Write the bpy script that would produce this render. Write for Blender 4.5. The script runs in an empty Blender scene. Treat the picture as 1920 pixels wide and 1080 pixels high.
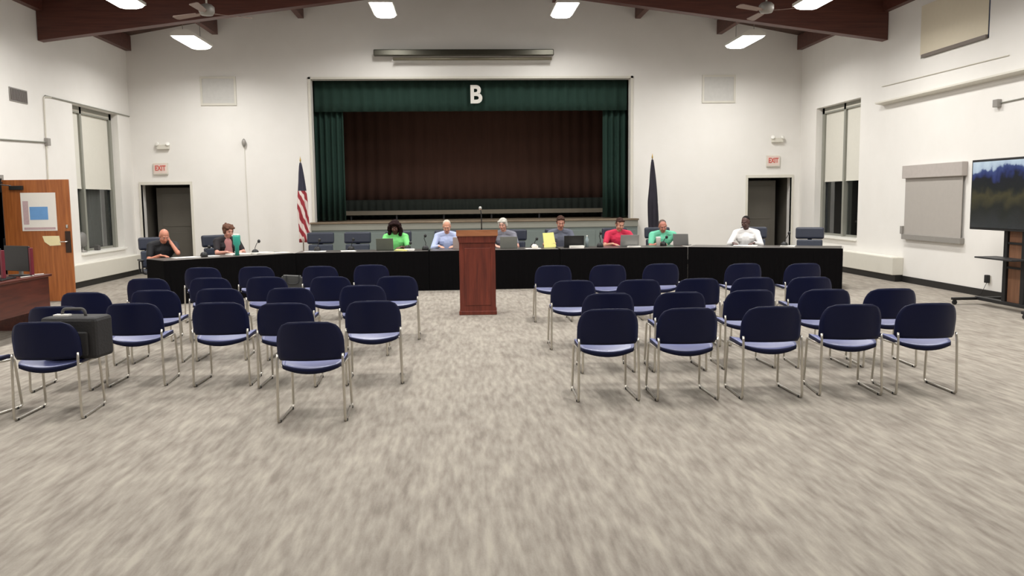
import bpy, bmesh, math, random
from mathutils import Vector, Matrix, Euler
random.seed(7)
C = bpy.context.scene.collection
PI = math.pi

# ------------------------------------------------------------------ camera, world, exposure
cam_data = bpy.data.cameras.new('camera'); cam = bpy.data.objects.new('camera', cam_data); C.objects.link(cam)
cam_data.sensor_width = 36.0; cam_data.lens = 1600.2 / 1920 * 36.0
cr = Vector((0.99813855, -0.05986664, -0.01163737)); cu = Vector((0.01772862, 0.10224535, 0.99460122)); cf = Vector((0.05835356, 0.99295613, -0.10311638))
cam.matrix_world = Matrix(((cr.x, cu.x, -cf.x, 0), (cr.y, cu.y, -cf.y, 0), (cr.z, cu.z, -cf.z, 1.67), (0, 0, 0, 1)))
cam_data.clip_end = 200
bpy.context.scene.camera = cam
w = bpy.data.worlds.new('night'); bpy.context.scene.world = w; w.use_nodes = True
w.node_tree.nodes['Background'].inputs[0].default_value = (0.012, 0.016, 0.03, 1)
w.node_tree.nodes['Background'].inputs[1].default_value = 1.0
vs = bpy.context.scene.view_settings
vs.view_transform = 'Standard'; vs.look = 'None'; vs.gamma = 1.0; vs.use_curve_mapping = False
vs.exposure = 0.47
LAMP_W = 62.0           # power of each ceiling luminaire

# ------------------------------------------------------------------ materials
def srgb(r, g, b):
    f = lambda c: c / 12.92 if c <= 0.04045 else ((c + 0.055) / 1.055) ** 2.4
    return (f(r / 255), f(g / 255), f(b / 255), 1)
def nodes_of(name):
    m = bpy.data.materials.new(name); m.use_nodes = True
    return m, m.node_tree.nodes, m.node_tree.links, m.node_tree.nodes['Principled BSDF']
def mat(name, col, rough=0.6, metal=0.0, var=0.08, scale=12.0, bump=0.0, spec=0.5, stretch=(1, 1, 1), emit=None, es=0.0, alpha=None):
    m, N, L, B = nodes_of(name)
    tc = N.new('ShaderNodeTexCoord'); mp = N.new('ShaderNodeMapping'); mp.inputs['Scale'].default_value = stretch
    no = N.new('ShaderNodeTexNoise'); no.inputs['Scale'].default_value = scale; no.inputs['Detail'].default_value = 4
    L.new(tc.outputs['Object'], mp.inputs[0]); L.new(mp.outputs[0], no.inputs['Vector'])
    mx = N.new('ShaderNodeMix'); mx.data_type = 'RGBA'
    mx.inputs[6].default_value = tuple(c * (1 - var) for c in col[:3]) + (1,)
    mx.inputs[7].default_value = tuple(min(1, c * (1 + var)) for c in col[:3]) + (1,)
    L.new(no.outputs[0], mx.inputs[0]); L.new(mx.outputs[2], B.inputs['Base Color'])
    B.inputs['Roughness'].default_value = rough; B.inputs['Metallic'].default_value = metal
    B.inputs['Specular IOR Level'].default_value = spec
    if bump:
        bp = N.new('ShaderNodeBump'); bp.inputs['Strength'].default_value = bump; bp.inputs['Distance'].default_value = 0.01
        L.new(no.outputs[0], bp.inputs['Height']); L.new(bp.outputs[0], B.inputs['Normal'])
    if emit: B.inputs['Emission Color'].default_value = emit; B.inputs['Emission Strength'].default_value = es
    return m
def carpet_mat():
    m, N, L, B = nodes_of('streaky carpet plank')
    tc = N.new('ShaderNodeTexCoord')
    def noise(sx, sy, scale, det, off=0.0):
        mp = N.new('ShaderNodeMapping'); mp.inputs['Scale'].default_value = (sx, sy, 1); mp.inputs['Location'].default_value = (off, off, 0)
        n = N.new('ShaderNodeTexNoise'); n.inputs['Scale'].default_value = scale; n.inputs['Detail'].default_value = det
        L.new(tc.outputs['Object'], mp.inputs[0]); L.new(mp.outputs[0], n.inputs['Vector']); return n
    a = noise(22, 3.6, 1.0, 3); b = noise(7, 1.6, 1.0, 2, 9.0); c = noise(120, 60, 1.0, 1, 3.0)
    bk = N.new('ShaderNodeTexBrick'); mp = N.new('ShaderNodeMapping'); mp.inputs['Rotation'].default_value = (0, 0, PI / 2)
    L.new(tc.outputs['Object'], mp.inputs[0]); L.new(mp.outputs[0], bk.inputs['Vector'])
    bk.inputs['Scale'].default_value = 1.0; bk.inputs['Brick Width'].default_value = 1.0; bk.inputs['Row Height'].default_value = 0.25
    bk.inputs['Mortar Size'].default_value = 0.0; bk.inputs['Color1'].default_value = (0.30, 0.30, 0.30, 1); bk.inputs['Color2'].default_value = (0.70, 0.70, 0.70, 1)
    def math_(op, x, y):
        n = N.new('ShaderNodeMath'); n.operation = op
        for i, v in enumerate((x, y)):
            if isinstance(v, (int, float)): n.inputs[i].default_value = v
            else: L.new(v, n.inputs[i])
        return n.outputs[0]
    s = math_('ADD', math_('MULTIPLY', a.outputs[0], 0.55), math_('MULTIPLY', b.outputs[0], 0.28))
    s = math_('ADD', s, math_('MULTIPLY', bk.outputs[0], 0.10)); s = math_('ADD', s, math_('MULTIPLY', c.outputs[0], 0.07))
    cr_ = N.new('ShaderNodeValToRGB'); e = cr_.color_ramp.elements
    e[0].position = 0.36; e[0].color = CARPET[0]; e[1].position = 0.64; e[1].color = CARPET[2]
    q = e.new(0.5); q.color = CARPET[1]
    L.new(s, cr_.inputs[0]); L.new(cr_.outputs[0], B.inputs['Base Color'])
    B.inputs['Roughness'].default_value = 0.95; B.inputs['Specular IOR Level'].default_value = 0.15
    bp = N.new('ShaderNodeBump'); bp.inputs['Strength'].default_value = 0.3; bp.inputs['Distance'].default_value = 0.004
    L.new(c.outputs[0], bp.inputs['Height']); L.new(bp.outputs[0], B.inputs['Normal'])
    return m
CARPET = (srgb(128, 120, 111), srgb(148, 141, 131), srgb(166, 159, 147))
def wood_mat(name, c1, c2, rough=0.45, stretch=(14, 14, 1.2), spec=0.5, scale=2.0):
    m, N, L, B = nodes_of(name)
    tc = N.new('ShaderNodeTexCoord'); mp = N.new('ShaderNodeMapping'); mp.inputs['Scale'].default_value = stretch
    no = N.new('ShaderNodeTexNoise'); no.inputs['Scale'].default_value = scale; no.inputs['Detail'].default_value = 6; no.inputs['Distortion'].default_value = 0.6
    L.new(tc.outputs['Object'], mp.inputs[0]); L.new(mp.outputs[0], no.inputs['Vector'])
    cr_ = N.new('ShaderNodeValToRGB'); e = cr_.color_ramp.elements
    e[0].position = 0.3; e[0].color = c1; e[1].position = 0.7; e[1].color = c2
    L.new(no.outputs[0], cr_.inputs[0]); L.new(cr_.outputs[0], B.inputs['Base Color'])
    B.inputs['Roughness'].default_value = rough; B.inputs['Specular IOR Level'].default_value = spec
    return m
def wall_mat():
    # painted concrete block: faint joints as bump, white paint
    m, N, L, B = nodes_of('white painted block wall')
    tc = N.new('ShaderNodeTexCoord'); no = N.new('ShaderNodeTexNoise'); no.inputs['Scale'].default_value = 3; no.inputs['Detail'].default_value = 5
    L.new(tc.outputs['Object'], no.inputs['Vector'])
    mx = N.new('ShaderNodeMix'); mx.data_type = 'RGBA'; mx.inputs[6].default_value = srgb(228, 225, 219); mx.inputs[7].default_value = srgb(234, 231, 226)
    L.new(no.outputs[0], mx.inputs[0]); L.new(mx.outputs[2], B.inputs['Base Color'])
    B.inputs['Roughness'].default_value = 0.55; B.inputs['Specular IOR Level'].default_value = 0.3
    bp = N.new('ShaderNodeBump'); bp.inputs['Strength'].default_value = 0.15; bp.inputs['Distance'].default_value = 0.004
    n2 = N.new('ShaderNodeTexNoise'); n2.inputs['Scale'].default_value = 60
    L.new(tc.outputs['Object'], n2.inputs['Vector']); L.new(n2.outputs[0], bp.inputs['Height']); L.new(bp.outputs[0], B.inputs['Normal'])
    return m
def stripes_mat():
    # furled flag: dark blue field above, red and white stripes below, slanted by the furl
    m, N, L, B = nodes_of('striped flag cloth')
    tc = N.new('ShaderNodeTexCoord'); sp = N.new('ShaderNodeSeparateXYZ'); L.new(tc.outputs['Object'], sp.inputs[0])
    wv = N.new('ShaderNodeTexWave'); wv.wave_type = 'BANDS'; wv.bands_direction = 'DIAGONAL'; wv.inputs['Scale'].default_value = 1.7; wv.inputs['Distortion'].default_value = 5.0; wv.inputs['Detail Scale'].default_value = 1.2
    mp = N.new('ShaderNodeMapping'); mp.inputs['Scale'].default_value = (2.2, 1.2, 0.9); L.new(tc.outputs['Object'], mp.inputs[0]); L.new(mp.outputs[0], wv.inputs['Vector'])
    r1 = N.new('ShaderNodeValToRGB'); e = r1.color_ramp.elements; r1.color_ramp.interpolation = 'CONSTANT'
    e[0].position = 0; e[0].color = srgb(150, 40, 50); e[1].position = 0.58; e[1].color = srgb(222, 206, 200)
    L.new(wv.outputs[0], r1.inputs[0])
    gt = N.new('ShaderNodeMath'); gt.operation = 'GREATER_THAN'; gt.inputs[1].default_value = 1.93; L.new(sp.outputs[2], gt.inputs[0])
    mx = N.new('ShaderNodeMix'); mx.data_type = 'RGBA'; L.new(gt.outputs[0], mx.inputs[0]); L.new(r1.outputs[0], mx.inputs[6]); mx.inputs[7].default_value = srgb(44, 42, 60)
    L.new(mx.outputs[2], B.inputs['Base Color']); B.inputs['Roughness'].default_value = 0.7
    return m
def picture_mat():
    # landscape shown on the display: pale sky, blue hills, dark wooded slope with an ochre patch
    m, N, L, B = nodes_of('landscape on screen')
    tc = N.new('ShaderNodeTexCoord'); sp = N.new('ShaderNodeSeparateXYZ'); L.new(tc.outputs['Object'], sp.inputs[0])
    no = N.new('ShaderNodeTexNoise'); no.inputs['Scale'].default_value = 4; no.inputs['Detail'].default_value = 5; L.new(tc.outputs['Object'], no.inputs['Vector'])
    ad = N.new('ShaderNodeMath'); ad.operation = 'MULTIPLY_ADD'; ad.inputs[1].default_value = 0.42; L.new(no.outputs[0], ad.inputs[0]); L.new(sp.outputs[2], ad.inputs[2])
    mr = N.new('ShaderNodeMapRange'); mr.inputs[1].default_value = -0.30; mr.inputs[2].default_value = 0.72; L.new(ad.outputs[0], mr.inputs[0])
    r = N.new('ShaderNodeValToRGB'); e = r.color_ramp.elements
    e[0].position = 0; e[0].color = srgb(40, 42, 44); e[1].position = 1; e[1].color = srgb(190, 205, 215)
    for p, c in ((0.30, srgb(26, 28, 24)), (0.48, srgb(62, 58, 36)), (0.58, srgb(22, 26, 26)), (0.72, srgb(20, 24, 30)), (0.78, srgb(36, 46, 92)), (0.86, srgb(56, 70, 116)), (0.90, srgb(170, 185, 200))):
        q = e.new(p); q.color = c
    L.new(mr.outputs[0], r.inputs[0]); B.inputs['Base Color'].default_value = (0.01, 0.01, 0.01, 1)
    L.new(r.outputs[0], B.inputs['Emission Color']); B.inputs['Emission Strength'].default_value = 0.8
    B.inputs['Roughness'].default_value = 0.25
    return m
def glass_mat():
    m, N, L, B = nodes_of('window glass')
    B.inputs['Base Color'].default_value = (0.9, 0.95, 0.95, 1); B.inputs['Roughness'].default_value = 0.02
    B.inputs['Transmission Weight'].default_value = 1.0; B.inputs['IOR'].default_value = 1.45
    return m
M = dict(
    wall=wall_mat(), carpet=carpet_mat(), glass=glass_mat(),
    vinyl=mat('black vinyl base', srgb(28, 26, 25), 0.5),
    deck=wood_mat('brown roof deck', srgb(62, 40, 32), srgb(84, 56, 44), 0.6, (6, 0.8, 6)),
    beam=wood_mat('reddish brown laminated timber', srgb(74, 41, 34), srgb(98, 56, 45), 0.5, (0.6, 6, 10)),
    trim=mat('off white painted trim', srgb(214, 210, 198), 0.5, var=0.03),
    greytrim=mat('grey olive painted trim', srgb(140, 140, 130), 0.5, var=0.04),
    doorgrey=mat('dark grey painted door', srgb(92, 88, 80), 0.5, var=0.05),
    stagewood=wood_mat('worn stage board', srgb(112, 98, 80), srgb(138, 122, 102), 0.5, (1, 14, 1)),
    stagefront=mat('grey teal painted panel', srgb(112, 122, 118), 0.55, var=0.05),
    green=mat('dark green curtain cloth', srgb(24, 52, 43), 0.9, var=0.2, scale=6, stretch=(6, 6, 0.4)),
    brown=mat('dark brown curtain cloth', srgb(78, 52, 42), 0.95, var=0.16, scale=5, stretch=(6, 6, 0.5)),
    darkcloth=mat('near black cloth', srgb(26, 32, 26), 0.9),
    white=mat('bright white enamel', srgb(240, 238, 230), 0.35, var=0.02),
    blind=mat('cream roller blind cloth', srgb(214, 211, 200), 0.8, var=0.03),
    tan=mat('cream tan blind cloth', srgb(216, 206, 184), 0.8, var=0.03),
    greyblind=mat('grey roller blind cloth', srgb(168, 162, 155), 0.8, var=0.04),
    greymetal=mat('grey painted metal', srgb(150, 146, 140), 0.45, 0.2),
    chrome=mat('satin chrome tube', srgb(205, 200, 190), 0.28, 0.9, var=0.03),
    navy=mat('navy moulded plastic', srgb(11, 17, 50), 0.45, var=0.06, scale=20, spec=0.22),
    seatblue=mat('blue seat top with glare', srgb(94, 100, 146), 0.35, var=0.06, scale=20, spec=0.8),  # lighter than the navy shell: colour raised to make up for weak grazing glare
    black=mat('matt black plastic', srgb(22, 22, 23), 0.5),
    blackcloth=mat('black table skirt cloth', srgb(11, 10, 11), 0.95, var=0.15, scale=20, spec=0.08),
    tabletop=mat('dark speckled laminate top', srgb(84, 80, 76), 0.35, scale=90, var=0.2),
    lectern=wood_mat('mahogany stained lectern', srgb(86, 34, 24), srgb(120, 52, 36), 0.4, (12, 12, 1.0)),
    lecterntop=wood_mat('honey brown lectern top', srgb(146, 92, 60), srgb(176, 116, 78), 0.4, (1.5, 12, 12)),
    oak=wood_mat('orange stained oak door', srgb(142, 78, 34), srgb(178, 106, 52), 0.4, (16, 16, 0.9)),
    desk=wood_mat('dark cherry desk', srgb(70, 30, 24), srgb(98, 46, 34), 0.35, (12, 1.2, 12)),
    maroon=mat('dark crimson plastic', srgb(110, 22, 40), 0.4),
    leather=mat('dark blue grey vinyl upholstery', srgb(50, 56, 70), 0.45, bump=0.3, scale=40),
    silver=mat('silver laptop lid', srgb(150, 150, 148), 0.4, 0.5, var=0.03),
    paper=mat('white paper', srgb(238, 234, 226), 0.8, var=0.02),
    yellow=mat('yellow legal paper', srgb(232, 228, 140), 0.8, var=0.03),
    blueprint=mat('blue printed patch', srgb(110, 160, 214), 0.7),
    pinkprint=mat('faded pink print', srgb(196, 170, 172), 0.8, var=0.15, scale=40),
    teal=mat('teal tumbler', srgb(60, 170, 150), 0.35),
    red=mat('red sign letter', srgb(206, 88, 78), 0.5),
    sign=mat('translucent white sign face', srgb(224, 206, 196), 0.5),
    flagblue=mat('dark navy flag cloth', srgb(34, 30, 42), 0.8, var=0.35, scale=9),
    usflag=stripes_mat(), gold=mat('gold fringe', srgb(190, 160, 90), 0.4, 0.7),
    lens=mat('lit lens', (1, 1, 1, 1), 0.5, emit=(1.0, 0.985, 0.94, 1), es=9.0, var=0),
    bag=mat('black nylon bag', srgb(30, 28, 28), 0.7, bump=0.3, scale=60),
    greybag=mat('dark grey canvas', srgb(84, 82, 80), 0.85, bump=0.3, scale=50),
    picture=picture_mat(), outside=mat('night planting behind glass', srgb(36, 38, 34), 0.9, var=0.5, scale=3),
    curtaingrey=mat('grey sheet behind glass', srgb(128, 126, 122), 0.8),
    sclera=mat('eye white', srgb(176, 160, 150), 0.4), iris=mat('dark iris', srgb(40, 28, 20), 0.3),
    lip=mat('lip', srgb(165, 95, 88), 0.5),
)

# ------------------------------------------------------------------ mesh helpers
def obj(name, bm, m, parent=None, loc=None, smooth=False, kind=None):
    me = bpy.data.meshes.new(name); bmesh.ops.recalc_face_normals(bm, faces=bm.faces[:]); bm.to_mesh(me); bm.free()
    for x in (m if isinstance(m, (list, tuple)) else [m]): me.materials.append(x)
    if smooth:
        for p in me.polygons: p.use_smooth = True
    o = bpy.data.objects.new(name, me); C.objects.link(o)
    if parent: o.parent = parent
    if loc: o.location = loc
    if kind: o['kind'] = kind
    return o
def thing(name, label, cat, loc=(0, 0, 0), rz=0.0, group=None):
    o = bpy.data.objects.new(name, None); C.objects.link(o); o.empty_display_size = 0.1
    o.location = loc; o.rotation_euler = (0, 0, rz); o['label'] = label; o['category'] = cat
    if group: o['group'] = group
    return o
def tag(o, label, cat, group=None):
    o['label'] = label; o['category'] = cat
    if group: o['group'] = group
    return o
def struct(name, bm, m, parent=None, smooth=False):
    return obj(name, bm, m, parent, kind='structure', smooth=smooth)
def NB(): return bmesh.new()
def box(bm, x0, x1, y0, y1, z0, z1, mi=0, bev=0.0, M4=None):
    vs_ = [bm.verts.new(p) for p in ((x0, y0, z0), (x1, y0, z0), (x1, y1, z0), (x0, y1, z0), (x0, y0, z1), (x1, y0, z1), (x1, y1, z1), (x0, y1, z1))]
    fs = [bm.faces.new([vs_[i] for i in f]) for f in ((0, 3, 2, 1), (4, 5, 6, 7), (0, 1, 5, 4), (1, 2, 6, 5), (2, 3, 7, 6), (3, 0, 4, 7))]
    for f in fs: f.material_index = mi
    if bev:
        es = list({e for f in fs for e in f.edges})
        r = bmesh.ops.bevel(bm, geom=es, offset=bev, segments=2, affect='EDGES', profile=0.5)
        vs_ = list({v for f in r['faces'] for v in f.verts} | {v for v in vs_ if v.is_valid})
        for f in r['faces']: f.material_index = mi
    if M4 is not None: bmesh.ops.transform(bm, matrix=M4, verts=[v for v in vs_ if v.is_valid])
    return bm
def prism(bm, poly, axis, a0, a1, mi=0):
    # poly: 2-D points; axis 'x': (y,z) points, 'y': (x,z), 'z': (x,y)
    def P(p, a): return (a, p[0], p[1]) if axis == 'x' else (p[0], a, p[1]) if axis == 'y' else (p[0], p[1], a)
    A = [bm.verts.new(P(p, a0)) for p in poly]; B_ = [bm.verts.new(P(p, a1)) for p in poly]; n = len(poly)
    fs = [bm.faces.new(A), bm.faces.new(B_[::-1])] + [bm.faces.new((A[i], B_[i], B_[(i + 1) % n], A[(i + 1) % n])) for i in range(n)]
    for f in fs: f.material_index = mi
    return bm
def tube(bm, pts, r, seg=8, mi=0, caps=True):
    pts = [Vector(p) for p in pts]; n = len(pts); rs = r if isinstance(r, (list, tuple)) else [r] * n
    t0 = (pts[1] - pts[0]).normalized(); up = Vector((0, 0, 1)) if abs(t0.z) < 0.9 else Vector((1, 0, 0))
    u = t0.cross(up).normalized(); rings = []
    for i, p in enumerate(pts):
        t = (pts[min(i + 1, n - 1)] - pts[max(i - 1, 0)]).normalized()
        u = (u - t * u.dot(t)).normalized(); v = t.cross(u)
        rings.append([bm.verts.new(p + (u * math.cos(2 * PI * k / seg) + v * math.sin(2 * PI * k / seg)) * rs[i]) for k in range(seg)])
    for a, b in zip(rings, rings[1:]):
        for k in range(seg):
            bm.faces.new((a[k], a[(k + 1) % seg], b[(k + 1) % seg], b[k])).material_index = mi
    if caps:
        bm.faces.new(rings[0][::-1]).material_index = mi; bm.faces.new(rings[-1]).material_index = mi
    return bm
def fillet(pts, rad, n=5):
    pts = [Vector(p) for p in pts]; out = [pts[0]]
    for a, b, c in zip(pts, pts[1:], pts[2:]):
        d1 = (a - b); d2 = (c - b); r = min(rad, d1.length * .49, d2.length * .49)
        p, q = b + d1.normalized() * r, b + d2.normalized() * r
        for k in range(n + 1):
            t = k / n; out.append(p * (1 - t) ** 2 + b * 2 * t * (1 - t) + q * t * t)
    out.append(pts[-1]); return out
def lathe(bm, prof, seg=20, c=(0, 0, 0), mi=0):
    rings = []
    for r, z in prof:
        rings.append([bm.verts.new((c[0] + max(r, 1e-4) * math.cos(2 * PI * k / seg), c[1] + max(r, 1e-4) * math.sin(2 * PI * k / seg), c[2] + z)) for k in range(seg)])
    for a, b in zip(rings, rings[1:]):
        for k in range(seg): bm.faces.new((a[k], a[(k + 1) % seg], b[(k + 1) % seg], b[k])).material_index = mi
    bm.faces.new(rings[0][::-1]).material_index = mi; bm.faces.new(rings[-1]).material_index = mi
    return bm
def ell(bm, c, r, M4=None, sub=2, mi=0):
    v = bmesh.ops.create_icosphere(bm, subdivisions=sub, radius=1.0)['verts']
    T = Matrix.Translation(c) @ Matrix.Diagonal((r[0], r[1], r[2], 1))
    if M4 is not None: T = M4 @ T
    bmesh.ops.transform(bm, matrix=T, verts=v)
    for x in v:
        for f in x.link_faces: f.material_index = mi
    return bm
def cap(bm, p, q, r1, r2, seg=10):
    p, q = Vector(p), Vector(q); d = (q - p); t = d.normalized()
    pts, rs = [], []
    for k in range(0, 4):
        a = PI / 2 * (1 - k / 3.0); pts.append(p - t * r1 * math.sin(a)); rs.append(max(r1 * math.cos(a), r1 * .08))
    for k in range(0, 4):
        a = PI / 2 * (k / 3.0); pts.append(q + t * r2 * math.sin(a)); rs.append(max(r2 * math.cos(a), r2 * .08))
    return tube(bm, pts, rs, seg)
def pleats(bm, x0, x1, z0, z1, y, amp, wave, thick=0.01, n=None, jit=0.3, seed=1):
    # hanging pleated cloth, a closed sheet with its own thickness
    rnd = random.Random(seed); n = n or int((x1 - x0) / wave * 6); zs = [z0, z0 + (z1 - z0) * .33, z0 + (z1 - z0) * .66, z1]
    ph = [rnd.uniform(-jit, jit) for _ in range(n + 1)]
    rows = {0: [], 1: []}
    for s in (0, 1):
        for j, z in enumerate(zs):
            row = []
            for i in range(n + 1):
                x = x0 + (x1 - x0) * i / n; a = 2 * PI * (x - x0) / wave + 1.3 * math.sin(x * 2.1) + ph[i] * .8
                a_ = amp * (1.0 + .25 * (3 - j) / 3)
                row.append(bm.verts.new((x, y + a_ * math.sin(a) + (thick if s else 0), z)))
            rows[s].append(row)
    for s in (0, 1):
        for j in range(3):
            for i in range(n):
                a, b = rows[s][j], rows[s][j + 1]; bm.faces.new((a[i], a[i + 1], b[i + 1], b[i]))
    for i in range(n):
        for j in (0, 3): bm.faces.new((rows[0][j][i], rows[0][j][i + 1], rows[1][j][i + 1], rows[1][j][i]))
    for j in range(3):
        for i in (0, n): bm.faces.new((rows[0][j][i], rows[0][j + 1][i], rows[1][j + 1][i], rows[1][j][i]))
    return bm
def wall_cells(bm, plane, t0, t1, a0, a1, z0, z1, holes):
    # plane 'y': wall spans x; plane 'x': wall spans y; thickness t0..t1; holes (a0,a1,z0,z1)
    A = sorted({a0, a1, *[h[0] for h in holes], *[h[1] for h in holes]}); Z = sorted({z0, z1, *[h[2] for h in holes], *[h[3] for h in holes]})
    for i in range(len(A) - 1):
        runs = []
        for j in range(len(Z) - 1):
            ca, cz = (A[i] + A[i + 1]) / 2, (Z[j] + Z[j + 1]) / 2
            if any(h[0] < ca < h[1] and h[2] < cz < h[3] for h in holes): continue
            if runs and abs(runs[-1][1] - Z[j]) < 1e-6: runs[-1][1] = Z[j + 1]
            else: runs.append([Z[j], Z[j + 1]])
        for za, zb in runs:
            if plane == 'y': box(bm, A[i], A[i + 1], t0, t1, za, zb)
            else: box(bm, t0, t1, A[i], A[i + 1], za, zb)
    return bm
def dup(root, loc, rz, label, group=None):
    r = root.copy(); C.objects.link(r); r.location = loc; r.rotation_euler = (0, 0, rz); r['label'] = label
    if group: r['group'] = group
    for ch in list(root.children):
        c = ch.copy(); C.objects.link(c); c.parent = r
        for g in list(ch.children):
            d = g.copy(); C.objects.link(d); d.parent = c
    return r
def text_mesh(name, s, size, ext, m, parent, loc, rot, off=0.0, sx=1.0):
    cu_ = bpy.data.curves.new(name, 'FONT'); cu_.body = s; cu_.size = size; cu_.extrude = ext; cu_.offset = off
    cu_.align_x = 'CENTER'; cu_.align_y = 'CENTER'; cu_.materials.append(m)
    t_ = bpy.data.objects.new(name, cu_); C.objects.link(t_)
    dg = bpy.context.evaluated_depsgraph_get(); me = bpy.data.meshes.new_from_object(t_.evaluated_get(dg)); bpy.data.objects.remove(t_)
    for v in me.vertices: v.co.x *= sx
    o = bpy.data.objects.new(name, me); C.objects.link(o); o.parent = parent; o.location = loc; o.rotation_euler = rot
    return o

# ------------------------------------------------------------------ room shell
XL, XR, D, YB, XC = -7.84, 8.51, 21.15, -4.5, 0.335
EAVE, SL = 5.60, 0.185              # deck height at the side walls, roof slope
def deck_z(x): return EAVE + SL * (XR - XC - abs(x - XC))
RIDGE = deck_z(XC)
SX0, SX1, SZ0, SZ1 = -3.55, 4.22, 1.17, 4.60      # stage opening
bm = NB(); box(bm, XL - 2.6, XR + .4, YB - .3, D + 1.6, -0.1, 0.0); struct('floor', bm, M['carpet'])
bm = NB(); wall_cells(bm, 'y', D, D + .28, XL - .28, XR + .28, 0, EAVE, [(SX0, SX1, SZ0, SZ1), (-7.66, -6.50, 0, 2.12), (7.19, 8.31, 0, 2.14)])
prism(bm, [(XL - .28, EAVE), (XR + .28, EAVE), (XC, RIDGE)], 'y', D, D + .28); struct('wall_back', bm, M['wall'])
bm = NB(); wall_cells(bm, 'y', YB - .28, YB, XL - .28, XR + .28, 0, EAVE, [])
prism(bm, [(XL - .28, EAVE), (XR + .28, EAVE), (XC, RIDGE)], 'y', YB - .28, YB); struct('wall_front', bm, M['wall'])
bm = NB(); wall_cells(bm, 'x', XL - .32, XL, YB, D, 0, EAVE + .0, [(18.12, 20.42, 0.67, 3.72), (14.14, 15.20, 0, 2.13)]); struct('wall_left', bm, M['wall'])
bm = NB(); wall_cells(bm, 'x', XR, XR + .32, YB, D, 0, EAVE + .0, [(17.93, 20.2, 0.74, 3.74), (13.55, 15.60, 4.16, 5.03)]); struct('wall_right', bm, M['wall'])
bm = NB()
prism(bm, [(XL - .5, deck_z(XL) - .09), (XC, RIDGE), (XR + .5, deck_z(XR) - .09), (XR + .5, deck_z(XR) + .05), (XC, RIDGE + .14), (XL - .5, deck_z(XL) + .05)], 'y', YB - .3, D + .28)
struct('ceiling', bm, M['deck'])
# purlins run towards the stage wall; tapered main beams cross the room
for k in range(9):
    x = XL + .07 + (XR - XL - .14) * k / 8
    if k in (0, 8): x += .0
    zt = deck_z(x) - .004; bm = NB(); box(bm, x - .065, x + .065, YB + .01, D - .01, zt - .34, zt); struct('trim_%d' % (k + 1), bm, M['beam'])
for i, y in enumerate((16.95, 12.3, 7.6, 2.9, -1.8)):
    bm = NB(); b0 = 4.73; b1 = 5.80
    prism(bm, [(XL + .01, b0), (XC, b1), (XR - .01, b0), (XR - .01, deck_z(XR) - .01), (XC, RIDGE - .01), (XL + .01, deck_z(XL) - .01)], 'y', y - .11, y + .11)
    struct('trim_%d' % (10 + i), bm, M['beam'])
for i, (n, a) in enumerate((('left', 1), ('right', 1))):
    pass
bm = NB(); box(bm, XL, XL + .015, YB, 14.02, 0, .12); box(bm, XL, XL + .015, 15.32, D, 0, .12); struct('baseboard_left', bm, M['vinyl'])
bm = NB(); box(bm, XR - .015, XR, YB, D, 0, .12); struct('baseboard_right', bm, M['vinyl'])
bm = NB(); box(bm, XL + .016, -7.76, D - .015, D, 0, .12); box(bm, -6.40, -3.7, D - .015, D, 0, .12); box(bm, 4.5, 7.08, D - .015, D, 0, .12); struct('baseboard_back', bm, M['vinyl'])

# ---- doors in the stage wall
def recessed_door(n, x0, x1, z1, hinge):
    bm = NB(); fw = .04
    box(bm, x0 - (fw if hinge < 0 else .05), x0, D - .03, D + .10, 0, z1 + .07); box(bm, x1, x1 + (fw if hinge > 0 else .05), D - .03, D + .10, 0, z1 + .07)
    box(bm, x0, x1, D - .03, D + .10, z1, z1 + .07)
    f = struct('door_%d' % n, bm, M['trim'])
    bm = NB(); box(bm, x0 - .05, x0, D + .28, D + 1.5, 0, z1 + .05); box(bm, x1, x1 + .05, D + .28, D + 1.5, 0, z1 + .05)
    box(bm, x0 - .05, x1 + .05, D + 1.45, D + 1.5, 0, z1 + .05); box(bm, x0 - .05, x1 + .05, D + .28, D + 1.5, z1 + .0, z1 + .05)
    struct('vestibule_wall', bm, M['doorgrey'], f)
    bm = NB(); a, b = (x0 + .16, x1 - .01) if hinge < 0 else (x0 + .01, x1 - .20)
    box(bm, a, b, D + .55, D + .60, 0.01, z1 - .06, bev=.004); box(bm, a + .12, b - .12, D + .54, D + .551, .25, .95, bev=.003); box(bm, a + .12, b - .12, D + .54, D + .551, 1.1, z1 - .2, bev=.003)
    leaf = struct('door_leaf', bm, M['doorgrey'], f)
    bm = NB(); ell(bm, (b - .08 if hinge < 0 else a + .08, D + .49, 1.0), (.03, .03, .03)); struct('door_knob', bm, M['chrome'], leaf, True)
recessed_door(1, -7.66, -6.50, 2.12, -1)
recessed_door(2, 7.19, 8.31, 2.14, 1)

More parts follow.
